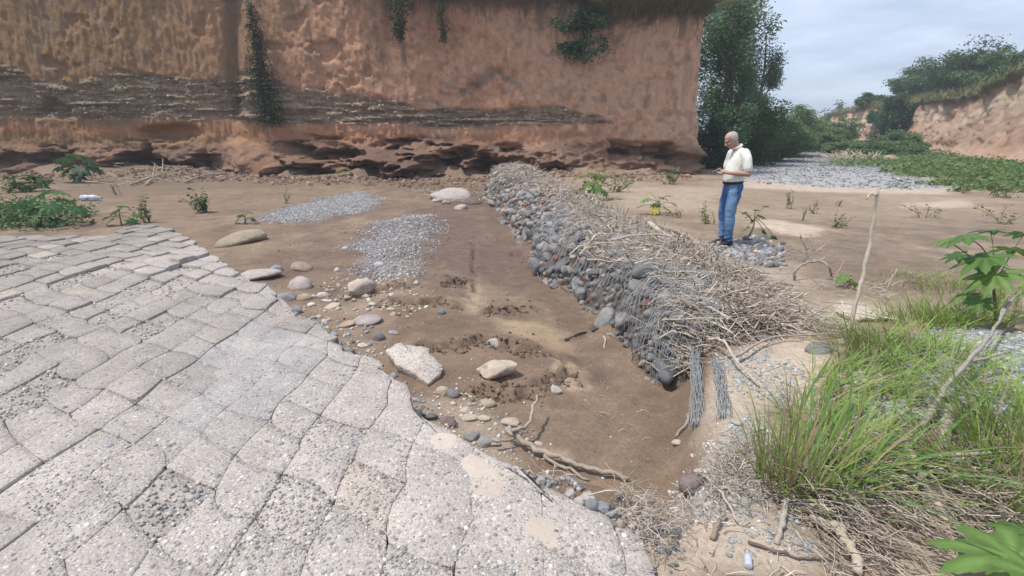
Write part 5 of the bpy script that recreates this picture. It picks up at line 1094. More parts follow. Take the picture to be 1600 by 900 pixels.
# litter
o = empty('paper_scrap', hit(1055, 800)); tag(o, 'crumpled white scrap on the sand beside the wiry roots', 'litter')
V0, F0 = ICO[2]; Vp = V0 * np.array([.036, .022, .012]) * (1 + .5 * fbm3(V0 * 2, 3, 3))[:, None] + [0, 0, .012]; link('scrap', make_mesh('scrap', Vp, F0, np.tile([[.75, .74, .72]], (len(V0), 1)), False), M_pebble, o)
M_plastic = mat('clear_plastic', color=(.60, .64, .70), rough=.25, namt=.1, bump=0, spec=.5, trans=.3)
def bottle(px, py, L, r, rz, label):
    o = empty('plastic_bottle', hit(px, py), (0, 0, rz)); tag(o, label, 'bottle'); prof = [(0, .7), (.03, 1), (.3, .97), (.33, .9), (.38, 1), (.66, 1), (.78, .7), (.86, .36), (.93, .34), (.94, .4), (1, .4)]
    mb = MB(); v, f = tube([((t - .5) * L, 0, r) for t, _ in prof[:9]], [k * r for _, k in prof[:9]], 12); mb.add(v, f, (.6, .66, .75)); mb.build('body', M_plastic, o); mb = MB(); v, f = tube([((t - .5) * L, 0, r) for t in (.93, 1.0)], [.42 * r] * 2, 10); mb.add(v, f, (.3, .4, .6)); mb.build('cap', M_plastic, o)
bottle(144, 314, .58, .09, .05, 'pale blue plastic bottle lying on the mud beyond the apron')
bottle(1168, 878, .085, .016, 1.2, 'small clear plastic bottle half buried in the pale sand')
# ------------------------------------------------------------------ castor plants with big palmate leaves
def palm_leaf(seed, lobes=8):
    rs = np.random.RandomState(seed); A = np.linspace(-2.45, 2.45, lobes); out = []
    for k, a in enumerate(A):
        R_ = (1.0 - .16 * abs(a) / 2.45 * 1.6) * rs.uniform(.93, 1.05); wv = .5 * (A[1] - A[0])
        for da, rr in [(-1, .50), (-.80, .66), (-.66, .69), (-.46, .84), (-.32, .86), (0, 1.0), (.32, .86), (.46, .84), (.66, .69), (.80, .66)]:
            out.append((a + da * wv * (1 if abs(da) == 1 else .92), rr * R_ if rr > .55 else rr))
    out.append((A[-1] + .5 * (A[1] - A[0]), .3)); out = np.array(out); n = len(out); ph = rs.uniform(0, 6)
    def ring(s):
        r = out[:, 1] * s; x = r * np.cos(out[:, 0]); y = r * np.sin(out[:, 0]); lob = np.cos((out[:, 0] - A[0]) / (A[1] - A[0]) * 2 * math.pi)
        z = .10 * s - .42 * r ** 2 + .045 * s * lob + .05 * np.sin(out[:, 0] * 2 + ph) * r; return np.c_[x, y, z]
    V = np.r_[[[0, 0, 0]], ring(.33), ring(.68), ring(1)]; i = np.arange(n - 1); t = np.stack([np.zeros(n - 1, int), 1 + i, 2 + i], -1)
    q = np.concatenate([np.stack([1 + i + k * n, 1 + i + (k + 1) * n, 2 + i + (k + 1) * n, 2 + i + k * n], -1) for k in (0, 1)])
    lob = np.cos((out[:, 0] - A[0]) / (A[1] - A[0]) * 2 * math.pi); sh = np.r_[[1.25], 1 + .24 * lob, .96 + .20 * lob, .90 + .08 * lob]
    return V, [t, q], sh
LEAF = [palm_leaf(s) for s in range(4)]
_lm = {}
def leaf_mesh(k, col):
    key = (k, col)
    if key not in _lm:
        V, Fc, sh = LEAF[k]; _lm[key] = make_mesh('leaf', V, Fc, np.array(col)[None] * sh[:, None]); _lm[key].materials.append(M_leaf)
    return _lm[key]
CG = [(.115, .215, .055), (.075, .155, .045), (.16, .27, .07), (.05, .115, .04)]; CY_ = (.42, .36, .05)
def castor(base, leaves, label, stemcol=(.16, .15, .08), group=None, seed=0, cols=None):
    "leaves: (px, py, y, width in photo pixels, yaw, pitch, colour index)"
    rs = np.random.RandomState(seed + 3); base = np.array(base); o = empty('castor_plant', base); tag(o, label, 'plant', group); mb = MB()
    pts = np.array([at(l[0], l[1], l[2]) for l in leaves]); top = pts.mean(0) * .75 + base * .25; top[2] = base[2] + .7 * (pts[:, 2].max() - base[2])
    v, f = tube(smooth_line([[0, 0, -.03], (top - base) * .5 + rs.normal(0, .02, 3), top - base], 4), np.linspace(.017, .008, 9), 6); mb.add(v, f, stemcol); mb.build('stem', M_bark, o)
    for k, l in enumerate(leaves):
        p = pts[k]; sz = l[3] * mpp(p) / 1.75; yaw, pit = l[4], l[5]; c = CY_ if l[6] < 0 else (cols or CG)[l[6]]
        lf = link('leaf', leaf_mesh(k % 4, c), None, o, p - base, Euler((rs.normal(0, .15), pit, yaw), 'XYZ'), (sz,) * 3)
        st = base + (top - base) * rs.uniform(.6, 1.0); mb = MB(); v, f = tube(smooth_line([st - base, ((st + p) / 2 - base) + [0, 0, .03], p - base], 3), np.linspace(.007, .004, 7), 4); mb.add(v, f, (.17, .19, .07)); mb.build('petiole', M_leaf, o)
b0 = hit(1560, 500); y = b0[1]
castor(b0, [(1512, 370, y - .1, 79, 3.0, .25, 0), (1548, 360, y + .25, 58, 2.4, .1, 1), (1540, 402, y - .25, 88, 2.9, .45, 0), (1580, 388, y, 63, .4, .3, 0), (1556, 428, y - .35, 88, 3.3, .6, 2), (1596, 430, y - .1, 67, -.3, .5, 0), (1510, 460, y - .15, 50, 2.8, .5, 2), (1530, 470, y - .3, 50, 3.6, .5, 0), (1500, 398, y + .2, 50, 2.9, .3, 1), (1600, 365, y + .1, 58, .8, .3, 1), (1480, 375, y, 46, 3.1, .3, 2)],
       'tall castor plant with broad jagged leaves above the right-hand grass', seed=1)
b0 = P(1600, 1010, 0.05); y = b0[1]
castor(b0, [(1585, 872, y + .25, 200, 2.7, .12, 2), (1625, 905, y + .12, 150, -1.9, .35, 2), (1610, 835, y + .42, 120, 1.2, .2, 0)], 'bright castor leaves closest to the viewer in the bottom corner', seed=2)
b0 = hit(1326, 449); y = b0[1]
castor(b0, [(1318, 433, y, 30, 2.9, .5, 2), (1334, 442, y - .1, 26, .2, .6, 2), (1328, 430, y + .1, 24, 1.2, .2, 0)], 'small bright castor seedling behind the upright dead stem', seed=3)
b0 = hit(1168, 372); y = b0[1]
castor(b0, [(1167, 356, y, 20, 2.8, .6, 0), (1190, 338, y + .1, 20, .3, .5, 0), (1194, 362, y - .1, 14, .2, .9, 3), (1170, 338, y, 14, 2.2, .4, 1), (1164, 332, y, 12, 2.2, .4, 1), (1153, 330, y, 12, 2.8, .4, -1), (1182, 328, y + .1, 14, 1.2, .3, 1), (1210, 371, y - .1, 16, .4, .8, 3), (1196, 322, y, 14, .8, .2, 1)], 'small castor plant just behind the legs of the standing man', seed=4)
b0 = hit(1032, 335); y = b0[1]
castor(b0, [(1010, 312, y, 22, 2.9, .3, 2), (1025, 320, y, 22, 2.2, .5, 2), (1024, 328, y - .2, 20, 3.8, .7, -1), (1035, 309, y + .2, 24, .8, .2, 0), (1052, 318, y, 20, .1, .4, 2), (1040, 325, y - .2, 20, -.4, .6, 0), (1015, 301, y + .2, 16, 2.2, .1, -1), (1045, 306, y + .2, 16, .6, .1, 0), (1000, 322, y, 16, 3.0, .4, 1)], 'castor plant with a few yellow leaves behind the middle of the gabion', seed=5)
b0 = hit(928, 312); y = b0[1]
castor(b0, [(905, 275, y, 26, 2.9, .4, 2), (920, 272, y + .1, 28, 2.2, .3, 2), (935, 275, y, 30, .8, .4, 2), (918, 287, y - .2, 26, 3.6, .6, 0), (932, 291, y - .2, 30, -1.2, .8, 2), (945, 285, y, 24, .2, .5, 0), (925, 303, y - .3, 26, 4.6, .9, 0), (908, 297, y - .2, 22, 3.3, .6, 1), (944, 300, y - .2, 22, -.4, .7, 1), (955, 277, y + .1, 22, .3, .3, 1), (938, 266, y + .2, 20, 1.4, .1, 2)], 'vivid green castor plant growing over the right flank of the gabion', seed=6)
# plants behind the apron on the left
b0 = hit(118, 285); y = b0[1]; DC = [(.035, .10, .035), (.025, .075, .028), (.05, .13, .045), (.02, .06, .025)]
castor(b0, [(100, 248, y, 34, 2.8, .4, 0), (118, 242, y + .1, 34, 1.4, .3, 2), (138, 252, y, 36, .4, .5, 0), (128, 262, y - .2, 36, -.8, .6, 1), (106, 264, y - .2, 34, 3.6, .6, 0), (148, 264, y - .1, 30, .1, .6, 1), (92, 262, y, 26, 3.0, .5, 3), (122, 274, y - .3, 30, -1.4, .8, 1)], 'dark shaded castor plant in the hollow at the cliff foot', seed=7, cols=DC)
b0 = hit(62, 352); y = b0[1]; LC = [(.06, .15, .05), (.045, .115, .04), (.10, .21, .06), (.03, .085, .03)]
castor(b0, [(62, 304, y + .2, 48, 2.6, .3, 0), (92, 300, y + .3, 34, .6, .3, 2), (118, 325, y, 42, .1, .6, 0), (50, 325, y, 44, 3.2, .5, 1), (78, 322, y - .1, 40, -.6, .6, 0), (30, 318, y + .2, 40, 3.0, .4, 1), (56, 338, y - .2, 30, 4.2, .7, 2), (100, 312, y + .3, 30, .5, .3, 0), (20, 338, y, 40, 3.4, .6, 1), (84, 345, y - .2, 30, -1, .8, 3)], 'largest castor plant in the green clump behind the far edge of the apron', seed=8, cols=LC)
b0 = hit(190, 352); y = b0[1]
castor(b0, [(180, 330, y, 24, 2.8, .5, 0), (172, 345, y - .1, 22, 3.5, .6, 1), (190, 322, y + .1, 20, 1.8, .3, 2), (205, 345, y - .1, 24, .2, .6, 0), (212, 336, y, 20, .3, .4, 2), (165, 340, y, 16, 3.2, .5, 1)], 'small castor plant right behind the pale tongue of the apron', seed=9, cols=LC)
b0 = hit(384, 350); y = b0[1]
castor(b0, [(376, 336, y, 16, 2.8, .5, 0), (390, 332, y, 16, .8, .3, 2), (395, 342, y, 14, .1, .6, 0), (370, 345, y, 13, 3.6, .7, 1)], 'little leafy seedling at the tip of the upper gravel patch', seed=10, cols=LC)
b0 = hit(538, 275); y = b0[1]
castor(b0, [(532, 267, y, 16, 2.8, .5, 0), (542, 264, y, 16, .8, .3, 2), (548, 269, y, 13, .1, .6, 0)], 'tiny green seedling at the cliff foot near the hooked branch', seed=11, cols=LC)
# weeds
def weed(px, py, w, ht, n, label, seed, dry=.1, g1=(.05, .10, .03), g2=(.12, .19, .06), lean=.35, wd=.010):
    "a small leafy plant: thin branching stems carrying narrow leaves"
    np.random.seed(seed); p = hit(px, py); m = mpp(p); w *= m; ht *= m; o = empty('weed', p); tag(o, label, 'weed'); ns = max(5, n // 16); mb = MB(); tips = []; cl = []
    for k in range(ns):
        b = np.r_[np.random.normal(0, w * .10, 2), -.02]; e = np.r_[np.random.normal(0, w * .26, 2), ht * np.random.uniform(.4, 1.05)]; ln = smooth_line([b, (b + e) / 2 + np.random.normal(0, w * .04, 3), e], 4)
        v, f = tube(ln, np.linspace(.0045, .002, len(ln)) * (1 + .06 * p[1]), 3); mb.add(v, f, (.17, .17, .08))
        for q in np.random.uniform(.2, 1, 14): tips.append(np.array([np.interp(q * (len(ln) - 1), range(len(ln)), ln[:, a]) for a in range(3)]) + np.random.normal(0, .02 * w + .006, 3))
    T_ = np.array(tips); V, Fc, c = leaf_cloud(T_, np.random.uniform(.10, .20, len(T_)) * min(w, ht * 1.4) * .8, grass_cols(len(T_), dry, g1, g2))
    mb.build('stem', M_twig, o); link('foliage', make_mesh('foliage', V, Fc, c, False), M_leaf, o)
weed(318, 332, 46, 42, 260, 'bushy dark green weed alone on the mud left of the upper gravel', 21, 0, (.035, .08, .03), (.08, .14, .05)); weed(228, 348, 36, 44, 200, 'feathery weed beside the small castor at the back of the apron', 22, 0, (.035, .075, .03), (.07, .12, .05))
weed(448, 318, 18, 30, 50, 'thin spindly weed above the upper gravel patch', 23, .1); weed(183, 305, 20, 20, 40, 'small pale weed among the twigs at the cliff foot', 24, .2)
weed(1232, 326, 26, 36, 90, 'upright leafy weed on the sand right of the man', 25); weed(1272, 334, 28, 18, 70, 'low weed right of the upright leafy one', 26); weed(1306, 356, 54, 26, 110, 'sprawling dry-green weed on the sand before the tall dead stem', 27, .4)
weed(1048, 288, 56, 28, 150, 'wide grassy tuft against the cliff corner', 28, .1, (.09, .14, .06), (.17, .23, .11)); weed(978, 292, 26, 24, 70, 'small grassy tuft left of the wide one at the cliff foot', 29, .2); weed(1108, 350, 34, 36, 120, 'light green tuft in front of the standing man', 30, .05, (.10, .17, .05), (.20, .28, .09))
weed(1060, 340, 30, 20, 60, 'yellowish weed right of the castor with yellow leaves', 31, .5); weed(1310, 322, 12, 12, 24, 'very small weed left of the top of the dead stem', 32); weed(1255, 344, 12, 22, 26, 'thin weed between two larger ones on the sand', 33, .3)
weed(965, 300, 60, 30, 170, 'grey-green trailing weed beside the vivid castor on the gabion', 34, .25, (.07, .11, .05), (.14, .19, .09), .8); weed(1396, 292, 36, 12, 60, 'low green weed at the near edge of the far gravel', 35, .1); weed(1448, 288, 40, 16, 80, 'weed at the right end of the far gravel', 36, .1)
weed(548, 228, 22, 22, 40, 'dim weed on a ledge low in the cliff', 37, .1, (.035, .065, .03), (.07, .11, .05)); weed(1500, 300, 60, 22, 160, 'spreading weed before the green carpet at the right', 38, .1); weed(1565, 308, 80, 24, 220, 'last clump of the green carpet at the right edge', 39, .1)
weed(1440, 340, 60, 26, 70, 'sparse dry weeds on the mud at the right', 40, .6); weed(1560, 350, 80, 30, 110, 'dry grassy weeds behind the tall castor', 41, .5)
gp2 = zone([(-60, 330), (30, 322), (130, 335), (140, 352), (100, 362), (-80, 363)], -.2); n = 5000; x = np.random.uniform(gp2[:, 0].min(), gp2[:, 0].max(), n); y = np.random.uniform(gp2[:, 1].min(), gp2[:, 1].max(), n); k = sdist(gp2, x, y) + fbm(x * 2, y * 2, 3, 3) < 0; x, y = x[k], y[k]; n = len(x)
V, Fc, c = leaf_cloud(np.c_[x, y, h(x, y) + .33 * np.random.rand(n)], np.random.uniform(.05, .13, n), np.array([.03, .085, .025]) + np.array([.05, .08, .03]) * np.random.rand(n, 1))
o = link('undergrowth', make_mesh('undergrowth', V, Fc, c, False), M_leaf); tag(o, 'low green plants behind the far edge of the apron', kind='stuff')
p = hit(36, 300); shrub('low_plant', p, 1.3, .6, 'low leafy plant between the large castor and the cliff', 'plant', 14, 50, .12, (.03, .08, .025), (.07, .14, .045), 120, stems=False)

# ------------------------------------------------------------------ the right-hand grass
GG1, GG2 = (.15, .25, .045), (.35, .49, .11)
for k, (px, py, r, ht, n, dry, lean, lb, wind) in enumerate([
    (1225, 765, .13, .48, 130, .60, .16, 'clump of straw-coloured grass stems standing at the edge of the sand', None), (1270, 760, .17, .50, 170, .30, .35, 'tallest green grass clump standing beside the straw-coloured stems', None),
    (1195, 705, .10, .42, 16, .05, .2, 'few single green blades on the gravel left of the straw-coloured stems', None), (1270, 650, .20, .32, 130, .3, .5, 'grass clump on the gravel edge behind the tallest one', None),
    (1330, 720, .16, .42, 70, .25, .5, 'grass clump leaning over the pale split log', .3),
    (1345, 600, .30, .28, 240, .22, .7, 'green grass clump in the middle of the slope', .2), (1400, 545, .34, .32, 280, .15, .7, 'bright green grass clump below the castor leaves', 2.6),
    (1440, 505, .34, .34, 280, .12, .6, 'dense green grass clump at the top of the slope', 2.9), (1355, 550, .24, .30, 150, .25, .65, 'grass clump right of the foot of the dead stem', 2.8),
    (1500, 505, .32, .26, 220, .12, .6, 'low leafy grass under the tall castor', None), (1560, 765, .26, .42, 260, .2, .6, 'dense arching grass clump at the right edge', 2.4),
    (1605, 700, .26, .46, 260, .15, .55, 'bright grass clump behind the arching one at the right edge', 2.6), (1510, 770, .16, .26, 70, .5, .75, 'half-dry grass clump beside the slanting pole', 2.0),
    (1420, 790, .18, .22, 50, .35, .9, 'flattened grass blades over the straw mat', 0.2), (1345, 690, .22, .20, 90, .6, .9, 'half-dead grass on the gravel behind the tall clumps', None),
    (1460, 440, .40, .16, 130, .4, .85, 'thin dry grass behind the bright clump', None), (1400, 440, .36, .14, 80, .6, .85, 'short dry grass above the small castor seedling', None), (1570, 500, .36, .24, 130, .12, .75, 'grass behind the diagonal grey branch', None),
    (1455, 600, .26, .26, 150, .2, .7, 'grass growing along the diagonal grey branch', None), (1560, 640, .3, .30, 190, .2, .6, 'grass on the flaky gravel right of the diagonal branch', None),
    (1590, 470, .4, .26, 190, .15, .7, 'grass at the right edge under the castor leaves', None), (1500, 455, .4, .22, 170, .25, .7, 'grass round the foot of the tall castor', None), (1470, 560, .26, .26, 150, .2, .7, 'grass left of the diagonal grey branch', None),
    (1385, 640, .2, .18, 60, .6, .85, 'straw-mixed grass at the edge of the flaky gravel', None), (1320, 815, .10, .14, 30, .4, .9, 'small green tuft at the bottom of the straw mat', None)]):
    p = hit(px, py); tuft('grass_clump', p, r, ht, n, lb, 'grass', dry, lean, .0075, 'grass clumps on the right-hand bank', 300 + k, wind, GG1, GG2)
# a few broad reed blades
for k, (px, py, q, lb) in enumerate([(1320, 700, [(1345, 690, .15), (1352, 640, .30), (1356, 610, .36)], 'broad upright reed blade in the tall grass'), (1300, 765, [(1350, 755, .10), (1410, 760, .10), (1455, 785, .04)], 'long broad reed blade lying over the straw')]): pass
n = 26; bs = np.array([hit(np.random.uniform(1200, 1450), np.random.uniform(690, 780)) for _ in range(n)])
V, Fc, c = blades(bs, np.random.uniform(.25, .6, n), np.full(n, .017), np.random.uniform(.4, 1.3, n), np.random.uniform(-1.5, 1.5, n), grass_cols(n, 0, (.10, .19, .05), (.17, .28, .09)))
o = link('reed_blades', make_mesh('reed_blades', V, Fc, c), M_grass); tag(o, 'broad green reed blades among the grass', kind='stuff')

# ------------------------------------------------------------------ the standing man
def ell(c, r, rot=(0, 0, 0), sub=3):
    V, Fc = ICO[sub]; return (V * np.array(r)) @ np.array(Euler(rot).to_matrix()).T + np.array(c), Fc
def limb(pts, rad, k=14, m=4):
    "a closed, tapered limb with rounded ends"
    ln = smooth_line(pts, m); t = np.linspace(0, len(pts) - 1, len(ln)); rr = np.interp(t, range(len(pts)), rad)
    d0 = ln[0] - ln[1]; d0 /= np.linalg.norm(d0); d1 = ln[-1] - ln[-2]; d1 /= np.linalg.norm(d1)
    A = [ln[0] + d0 * rr[0] * s for s in (.9, .6)]; B = [ln[-1] + d1 * rr[-1] * s for s in (.6, .9)]
    return tube(np.r_[A, ln, B], np.r_[rr[0] * .43, rr[0] * .8, rr, rr[-1] * .8, rr[-1] * .43], k)
def loft(secs, k=24):
    "closed body of elliptic sections (x, y, z, rx, ry)"
    s = np.array(secs, float); t = np.linspace(0, len(s) - 1, (len(s) - 1) * 4 + 1); s = smooth_line(s[:, :3], 4), np.array([np.interp(t, range(len(s)), s[:, c]) for c in (3, 4)]).T
    a = np.arange(k) / k * 2 * math.pi; n = len(s[0]); V = s[0][:, None] + np.stack([np.cos(a)[None] * s[1][:, :1], np.sin(a)[None] * s[1][:, 1:], np.zeros((n, k))], -1); V = V.reshape(-1, 3)
    i = np.arange(n * k).reshape(n, k); j = np.roll(i, -1, 1); q = np.stack([i[:-1], j[:-1], j[1:], i[1:]], -1).reshape(-1, 4); V = np.r_[V, [s[0][0]], [s[0][-1]]]
    return V, [q, np.r_[np.stack([j[0], i[0], np.full(k, n * k)], -1), np.stack([i[-1], j[-1], np.full(k, n * k + 1)], -1)]]
def fuse(name, shapes, voxel, smooth, mat_, parent, paint=None):
    mb = MB()
    for s in shapes: mb.add(s[0], s[1])
    o = link('tmp', mb.mesh('tmp')); m = o.modifiers.new('r', 'REMESH'); m.mode = 'VOXEL'; m.voxel_size = voxel; m.use_smooth_shade = True
    if smooth: m = o.modifiers.new('s', 'SMOOTH'); m.factor = .5; m.iterations = smooth
    dg = bpy.context.evaluated_depsgraph_get(); me = bpy.data.meshes.new_from_object(o.evaluated_get(dg)); bpy.data.objects.remove(o)
    me.name = name; n = len(me.vertices); V = np.empty(n * 3, np.float32); me.vertices.foreach_get('co', V); V = V.reshape(-1, 3)
    c = paint(V); a = me.attributes.get('Col')
    if a: me.attributes.remove(a)
    a = me.attributes.new('Col', 'FLOAT_COLOR', 'POINT'); a.data.foreach_set('color', np.c_[c, np.ones(n)].astype(np.float32).ravel())
    return link(name, me, mat_, parent)
M_skin = mat('skin', rough=.6, nscale=25, namt=.06, bump=0, spec=.35); M_cloth = mat('cotton', rough=.9, nscale=20, namt=.05, bump=.25, bscale=22, bdist=.02, spec=.15)
M_jean = mat('denim', rough=.9, nscale=9, namt=.22, bump=.4, bscale=26, bdist=.02, spec=.15, fine=.12); M_shoe = mat('leather', color=(.03, .025, .022), rough=.5, namt=.2, bump=.1)
mp = hit(1131, 383); man = empty('person', mp, (0, .10, math.pi + .10)); tag(man, 'standing man in a pale polo shirt and blue jeans looking down at a phone', 'person')
flat = lambda col: (lambda V: np.tile(np.array(col, float), (len(V), 1)))
A3 = np.array
shL, shR = A3([-.215, .185, 1.405]), A3([-.195, -.185, 1.405]); elL, elR = A3([-.215, .275, 1.12]), A3([-.155, -.265, 1.13]); wrL, wrR = A3([.015, .150, 1.150]), A3([.03, -.11, 1.150])
hdL, hdR = A3([.075, .085, 1.168]), A3([.085, -.055, 1.165])
ph = A3([.150, .015, 1.195])
hc = A3([-.080, 0, 1.622]); tilt = .42
def hp(x, y, z): return hc + A3([x * math.cos(tilt) + z * math.sin(tilt), y, -x * math.sin(tilt) + z * math.cos(tilt)])
def hell(x, y, z, r, sub=3): return ell(hp(x, y, z), r, (0, tilt, 0), sub)
body = [hell(-.012, 0, .028, (.098, .076, .090)), hell(.022, 0, -.035, (.070, .062, .075)), hell(.040, 0, -.085, (.042, .045, .035)), hell(.055, 0, -.09, (.028, .03, .022)), hell(.078, 0, .022, (.018, .05, .014)),  # skull, face, jaw, chin, brow
        limb([hp(.085, 0, .012), hp(.105, 0, -.018), hp(.112, 0, -.034)], [.009, .013, .014], 8), hell(.098, .013, -.037, (.012, .008, .008), 2), hell(.098, -.013, -.037, (.012, .008, .008), 2),       # nose and wings
        hell(.083, 0, -.060, (.012, .024, .006), 2), hell(.081, 0, -.072, (.012, .021, .007), 2), hell(-.012, .074, -.012, (.018, .010, .032), 2), hell(-.012, -.074, -.012, (.018, .010, .032), 2), # lips and ears
        hell(.062, .036, -.028, (.028, .022, .022), 2), hell(.062, -.036, -.028, (.028, .022, .022), 2), 
        limb([(-.19, 0, 1.44), (-.165, 0, 1.50), hp(-.03, 0, -.06)], [.068, .058, .056]),
        loft([(-.12, 0, .90, .10, .145), (-.13, 0, 1.05, .105, .145), (-.155, 0, 1.2, .10, .15), (-.185, 0, 1.33, .10, .165), (-.205, 0, 1.42, .085, .16), (-.195, 0, 1.47, .055, .09)])]
for sd, sh, el, wr, hd in ((1, shL, elL, wrL, hdL), (-1, shR, elR, wrR, hdR)):
    body += [limb([sh, (sh + el) / 2 + [-.01, .012 * sd, 0], el], [.052, .047, .040]), limb([el, el * .55 + wr * .45, wr], [.042, .040, .027]), limb([wr, hd], [.026, .030]), ell(hd, (.045, .034, .020), (0, -.3, -.5 * sd))]
    for k in range(4):   # fingers curled under the phone
        r0 = hd + A3([.032 - .004 * k, (-.020 + .013 * k) * -sd * -1, -.004 - .003 * k]); tip = ph + A3([.02 - .022 * k, .034 * sd * (1 if k else .9), -.012 - .004 * k]); mid = (r0 + tip) / 2 + A3([.012, .010 * sd, -.018])
        body.append(limb([r0, mid, tip], [.0095, .0088, .0072 - .0004 * k], 8, 3))
    body.append(limb([hd + [-.012, -.018 * sd, .014], (hd + ph) / 2 + [0, -.004 * sd, .030], ph + [-.022, .016 * sd, .012]], [.012, .0105, .0085], 8, 3))
    body += [limb([(-.125, .088 * sd, .90), (-.065, .095 * sd, .70), (-.025, .098 * sd, .50)], [.088, .072, .052]), limb([(-.025, .098 * sd, .50), (-.035, .098 * sd, .36), (-.01, .095 * sd, .09)], [.052, .050, .036])]
SK = A3([.40, .235, .175])
def skin_col(V):
    c = np.tile(SK, (len(V), 1)); loc = V - hc; lx = loc[:, 0] * math.cos(tilt) - loc[:, 2] * math.sin(tilt); lz = loc[:, 0] * math.sin(tilt) + loc[:, 2] * math.cos(tilt); ly = loc[:, 1]
    head = V[:, 2] > 1.47
    c = lerp(c, (.47, .30, .235), head * sst(.06, .09, lz)); c = lerp(c, (.36, .17, .13), head * np.exp(-((lz + .066) / .008) ** 2) * (lx > .07) * (np.abs(ly) < .024))
    c = lerp(c, (.16, .14, .13), head * np.exp(-((lz - .020) / .007) ** 2) * (lx > .07) * (np.abs(ly) > .012) * (np.abs(ly) < .05) * .8)
    c = lerp(c, (.10, .08, .07), head * np.exp(-((lz + .004) / .007) ** 2 - ((np.abs(ly) - .033) / .013) ** 2) * (lx > .065))
    return c
link_body = fuse('body', body, .0058, 4, M_skin, man, skin_col)
def hair_pts():
    V, Fc, = ICO[4]; keepf = []
    lz = V[:, 2] * .094 + .026; lx = V[:, 0] * .102 - .014; k = (lz > -.055) & (lx < .038) & ~((lz > .088) & (np.abs(V[:, 1]) < .6) & (lx > -.05)) & (lx < .03 - .6 * np.maximum(lz - .03, 0))
    fk = Fc[k[Fc].all(1)]; used, inv = np.unique(fk, return_inverse=True); W_ = V[used]; off = 1 + .010 * fbm3(W_ * 9, 2, 3)[:, None]
    Q = np.array([hp(a * .1015 - .013, b * .0795, cz * .0935 + .027) for a, b, cz in W_ * off]); return Q, inv.reshape(fk.shape)
Q, fk = hair_pts(); link('hair', make_mesh('hair', Q, fk, np.tile([[.42, .40, .385]], (len(Q), 1))), M_skin, man)
# clothes
shirt = [loft([(-.125, 0, .975, .128, .165), (-.130, 0, 1.03, .140, .172), (-.140, 0, 1.12, .142, .175), (-.170, 0, 1.24, .136, .183), (-.195, 0, 1.34, .126, .192), (-.21, 0, 1.42, .100, .188), (-.20, 0, 1.475, .066, .115), (-.185, 0, 1.505, .062, .078)], 28)]
for sd, sh, el in ((1, shL, elL), (-1, shR, elR)):
    e2 = sh + (el - sh) * .74; shirt.append(limb([sh + [.0, -.03 * sd, .012], sh * .6 + e2 * .4 + [0, .008 * sd, 0], e2], [.078, .074, .070]))
def folds(V):
    return np.tile(A3([.72, .72, .65]), (len(V), 1)) * (1 + .05 * fbm3(V * 12, 3, 3))[:, None]
so = fuse('polo_shirt', shirt, .009, 5, M_cloth, man, folds)
V = np.empty(len(so.data.vertices) * 3, np.float32); so.data.vertices.foreach_get('co', V); V = V.reshape(-1, 3)
nn = np.empty_like(V).ravel(); so.data.vertices.foreach_get('normal', nn); nn = nn.reshape(-1, 3)
V = V + nn * (.030 * fbm3(V * np.array([9, 9, 5]) + np.array([0, 0, 1]) * V[:, :1] * 6, 3, 9))[:, None]; so.data.vertices.foreach_set('co', V.astype(np.float32).ravel()); so.data.update()
a = np.linspace(0, 2 * math.pi, 25); cv = np.c_[-.170 + .072 * np.cos(a), .074 * np.sin(a), 1.512 - .022 * np.cos(a)]
mb = MB(); v, f = tube(cv, .017, 6); mb.add(v * [1, 1, 1], f, (.72, .72, .65)); mb.build('collar', M_cloth, so)
jeans = [loft([(-.115, 0, .80, .105, .155), (-.132, 0, .88, .138, .172), (-.130, 0, .95, .13, .168), (-.125, 0, 1.0, .122, .16)], 26)]
for sd in (1, -1):
    jeans.append(limb([(-.13, .084 * sd, .90), (-.075, .098 * sd, .72), (-.030, .102 * sd, .50)], [.108, .094, .076])); jeans.append(limb([(-.030, .102 * sd, .50), (-.035, .102 * sd, .32), (-.018, .098 * sd, .13)], [.076, .070, .062]))
def jean_col(V): return lerp(np.tile(A3([.055, .125, .27]), (len(V), 1)), (.15, .25, .40), sst(.0, .25, fbm3(V * np.array([5, 5, 2.2]), 3, 7) + .12 * (V[:, 0] > -.1)) * .9)
jo = fuse('jeans', jeans, .010, 4, M_jean, man, jean_col)
V = np.empty(len(jo.data.vertices) * 3, np.float32); jo.data.vertices.foreach_get('co', V); V = V.reshape(-1, 3); nn = np.empty_like(V).ravel(); jo.data.vertices.foreach_get('normal', nn); nn = nn.reshape(-1, 3)
V = V + nn * (.032 * fbm3(V * np.array([6, 6, 13]), 3, 19) + .010 * np.sin(V[:, 2] * 90 + V[:, 0] * 40) * sst(.22, .12, V[:, 2]))[:, None]; jo.data.vertices.foreach_set('co', V.astype(np.float32).ravel()); jo.data.update()
a = np.linspace(0, 2 * math.pi, 37); mb = MB()
for dz in (-.012, 0, .012): v, f = tube(np.c_[-.125 + .134 * np.cos(a), .170 * np.sin(a), .988 + dz + 0 * a], .009, 6); mb.add(v, f)
b_ = mb.build('belt', M_shoe, jo)
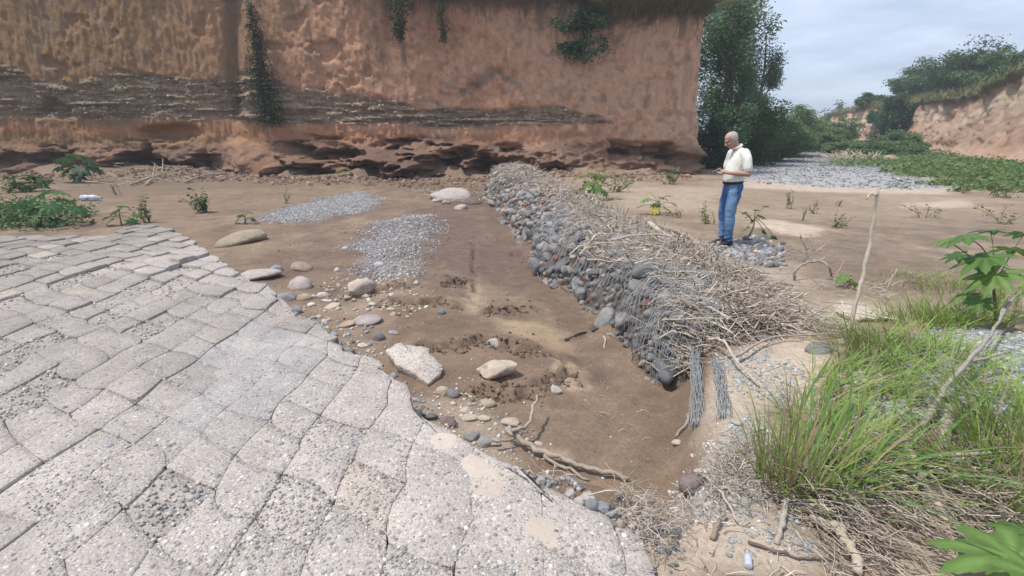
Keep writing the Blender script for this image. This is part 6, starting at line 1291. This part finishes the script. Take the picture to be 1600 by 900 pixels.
for sd in (1, -1):
    fuse('shoe', [ell((.045, .096 * sd, .045), (.115, .042, .045)), ell((-.035, .096 * sd, .06), (.062, .042, .055)), ell((.10, .098 * sd, .035), (.07, .046, .036)), limb([(-.06, .096 * sd, .018), (.13, .098 * sd, .018)], [.035, .040])], .009, 2, M_shoe, man, flat((.03, .03, .03)))
# the phone is held, so it stands on its own
cr_, sr_ = math.cos(math.pi + .10), math.sin(math.pi + .10); ph2 = ph[0] * math.cos(.10) + ph[2] * math.sin(.10); pz = -ph[0] * math.sin(.10) + ph[2] * math.cos(.10); pw = mp + A3([ph2 * cr_ - ph[1] * sr_, ph2 * sr_ + ph[1] * cr_, pz])
pho = empty('phone', pw, (0, .48, math.pi + .10)); tag(pho, 'dark phone held in both hands of the standing man', 'phone')
def rbox(name, sx, sy, sz, loc, m_, par):
    bm = bmesh.new(); bmesh.ops.create_cube(bm, size=1); bmesh.ops.scale(bm, vec=(sx, sy, sz), verts=bm.verts); bmesh.ops.bevel(bm, geom=list(bm.edges), offset=min(sx, sy, sz) * .3, segments=2, affect='EDGES'); me = bpy.data.meshes.new(name); bm.to_mesh(me); bm.free(); o = link(name, me, m_, par); o.location = loc; return o
M_ph = mat('phone_case', color=(.02, .02, .025), rough=.35, namt=0, bump=0); M_sc = mat('phone_glass', color=(.03, .035, .045), rough=.1, namt=0, bump=0, spec=.6)
rbox('case', .155, .076, .010, (0, 0, 0), M_ph, pho); rbox('screen', .146, .068, .003, (0, 0, .0055), M_sc, pho)
# ------------------------------------------------------------------ thin summer haze: one even box of air round everything
M_h = bpy.data.materials.new('haze'); M_h.use_nodes = True; t = M_h.node_tree; t.nodes.clear()
pv = t.nodes.new('ShaderNodeVolumePrincipled'); pv.inputs['Color'].default_value = (.86, .92, 1, 1); pv.inputs['Density'].default_value = 0.0016; pv.inputs['Anisotropy'].default_value = 0.2
om = t.nodes.new('ShaderNodeOutputMaterial'); t.links.new(pv.outputs[0], om.inputs['Volume'])
bm = bmesh.new(); bmesh.ops.create_cube(bm, size=1); bmesh.ops.scale(bm, vec=(3400, 3400, 24), verts=bm.verts); me = bpy.data.meshes.new('haze'); bm.to_mesh(me); bm.free()
hz = link('haze', me, M_h, None, (0, 0, 8.5)); tag(hz, kind='stuff')
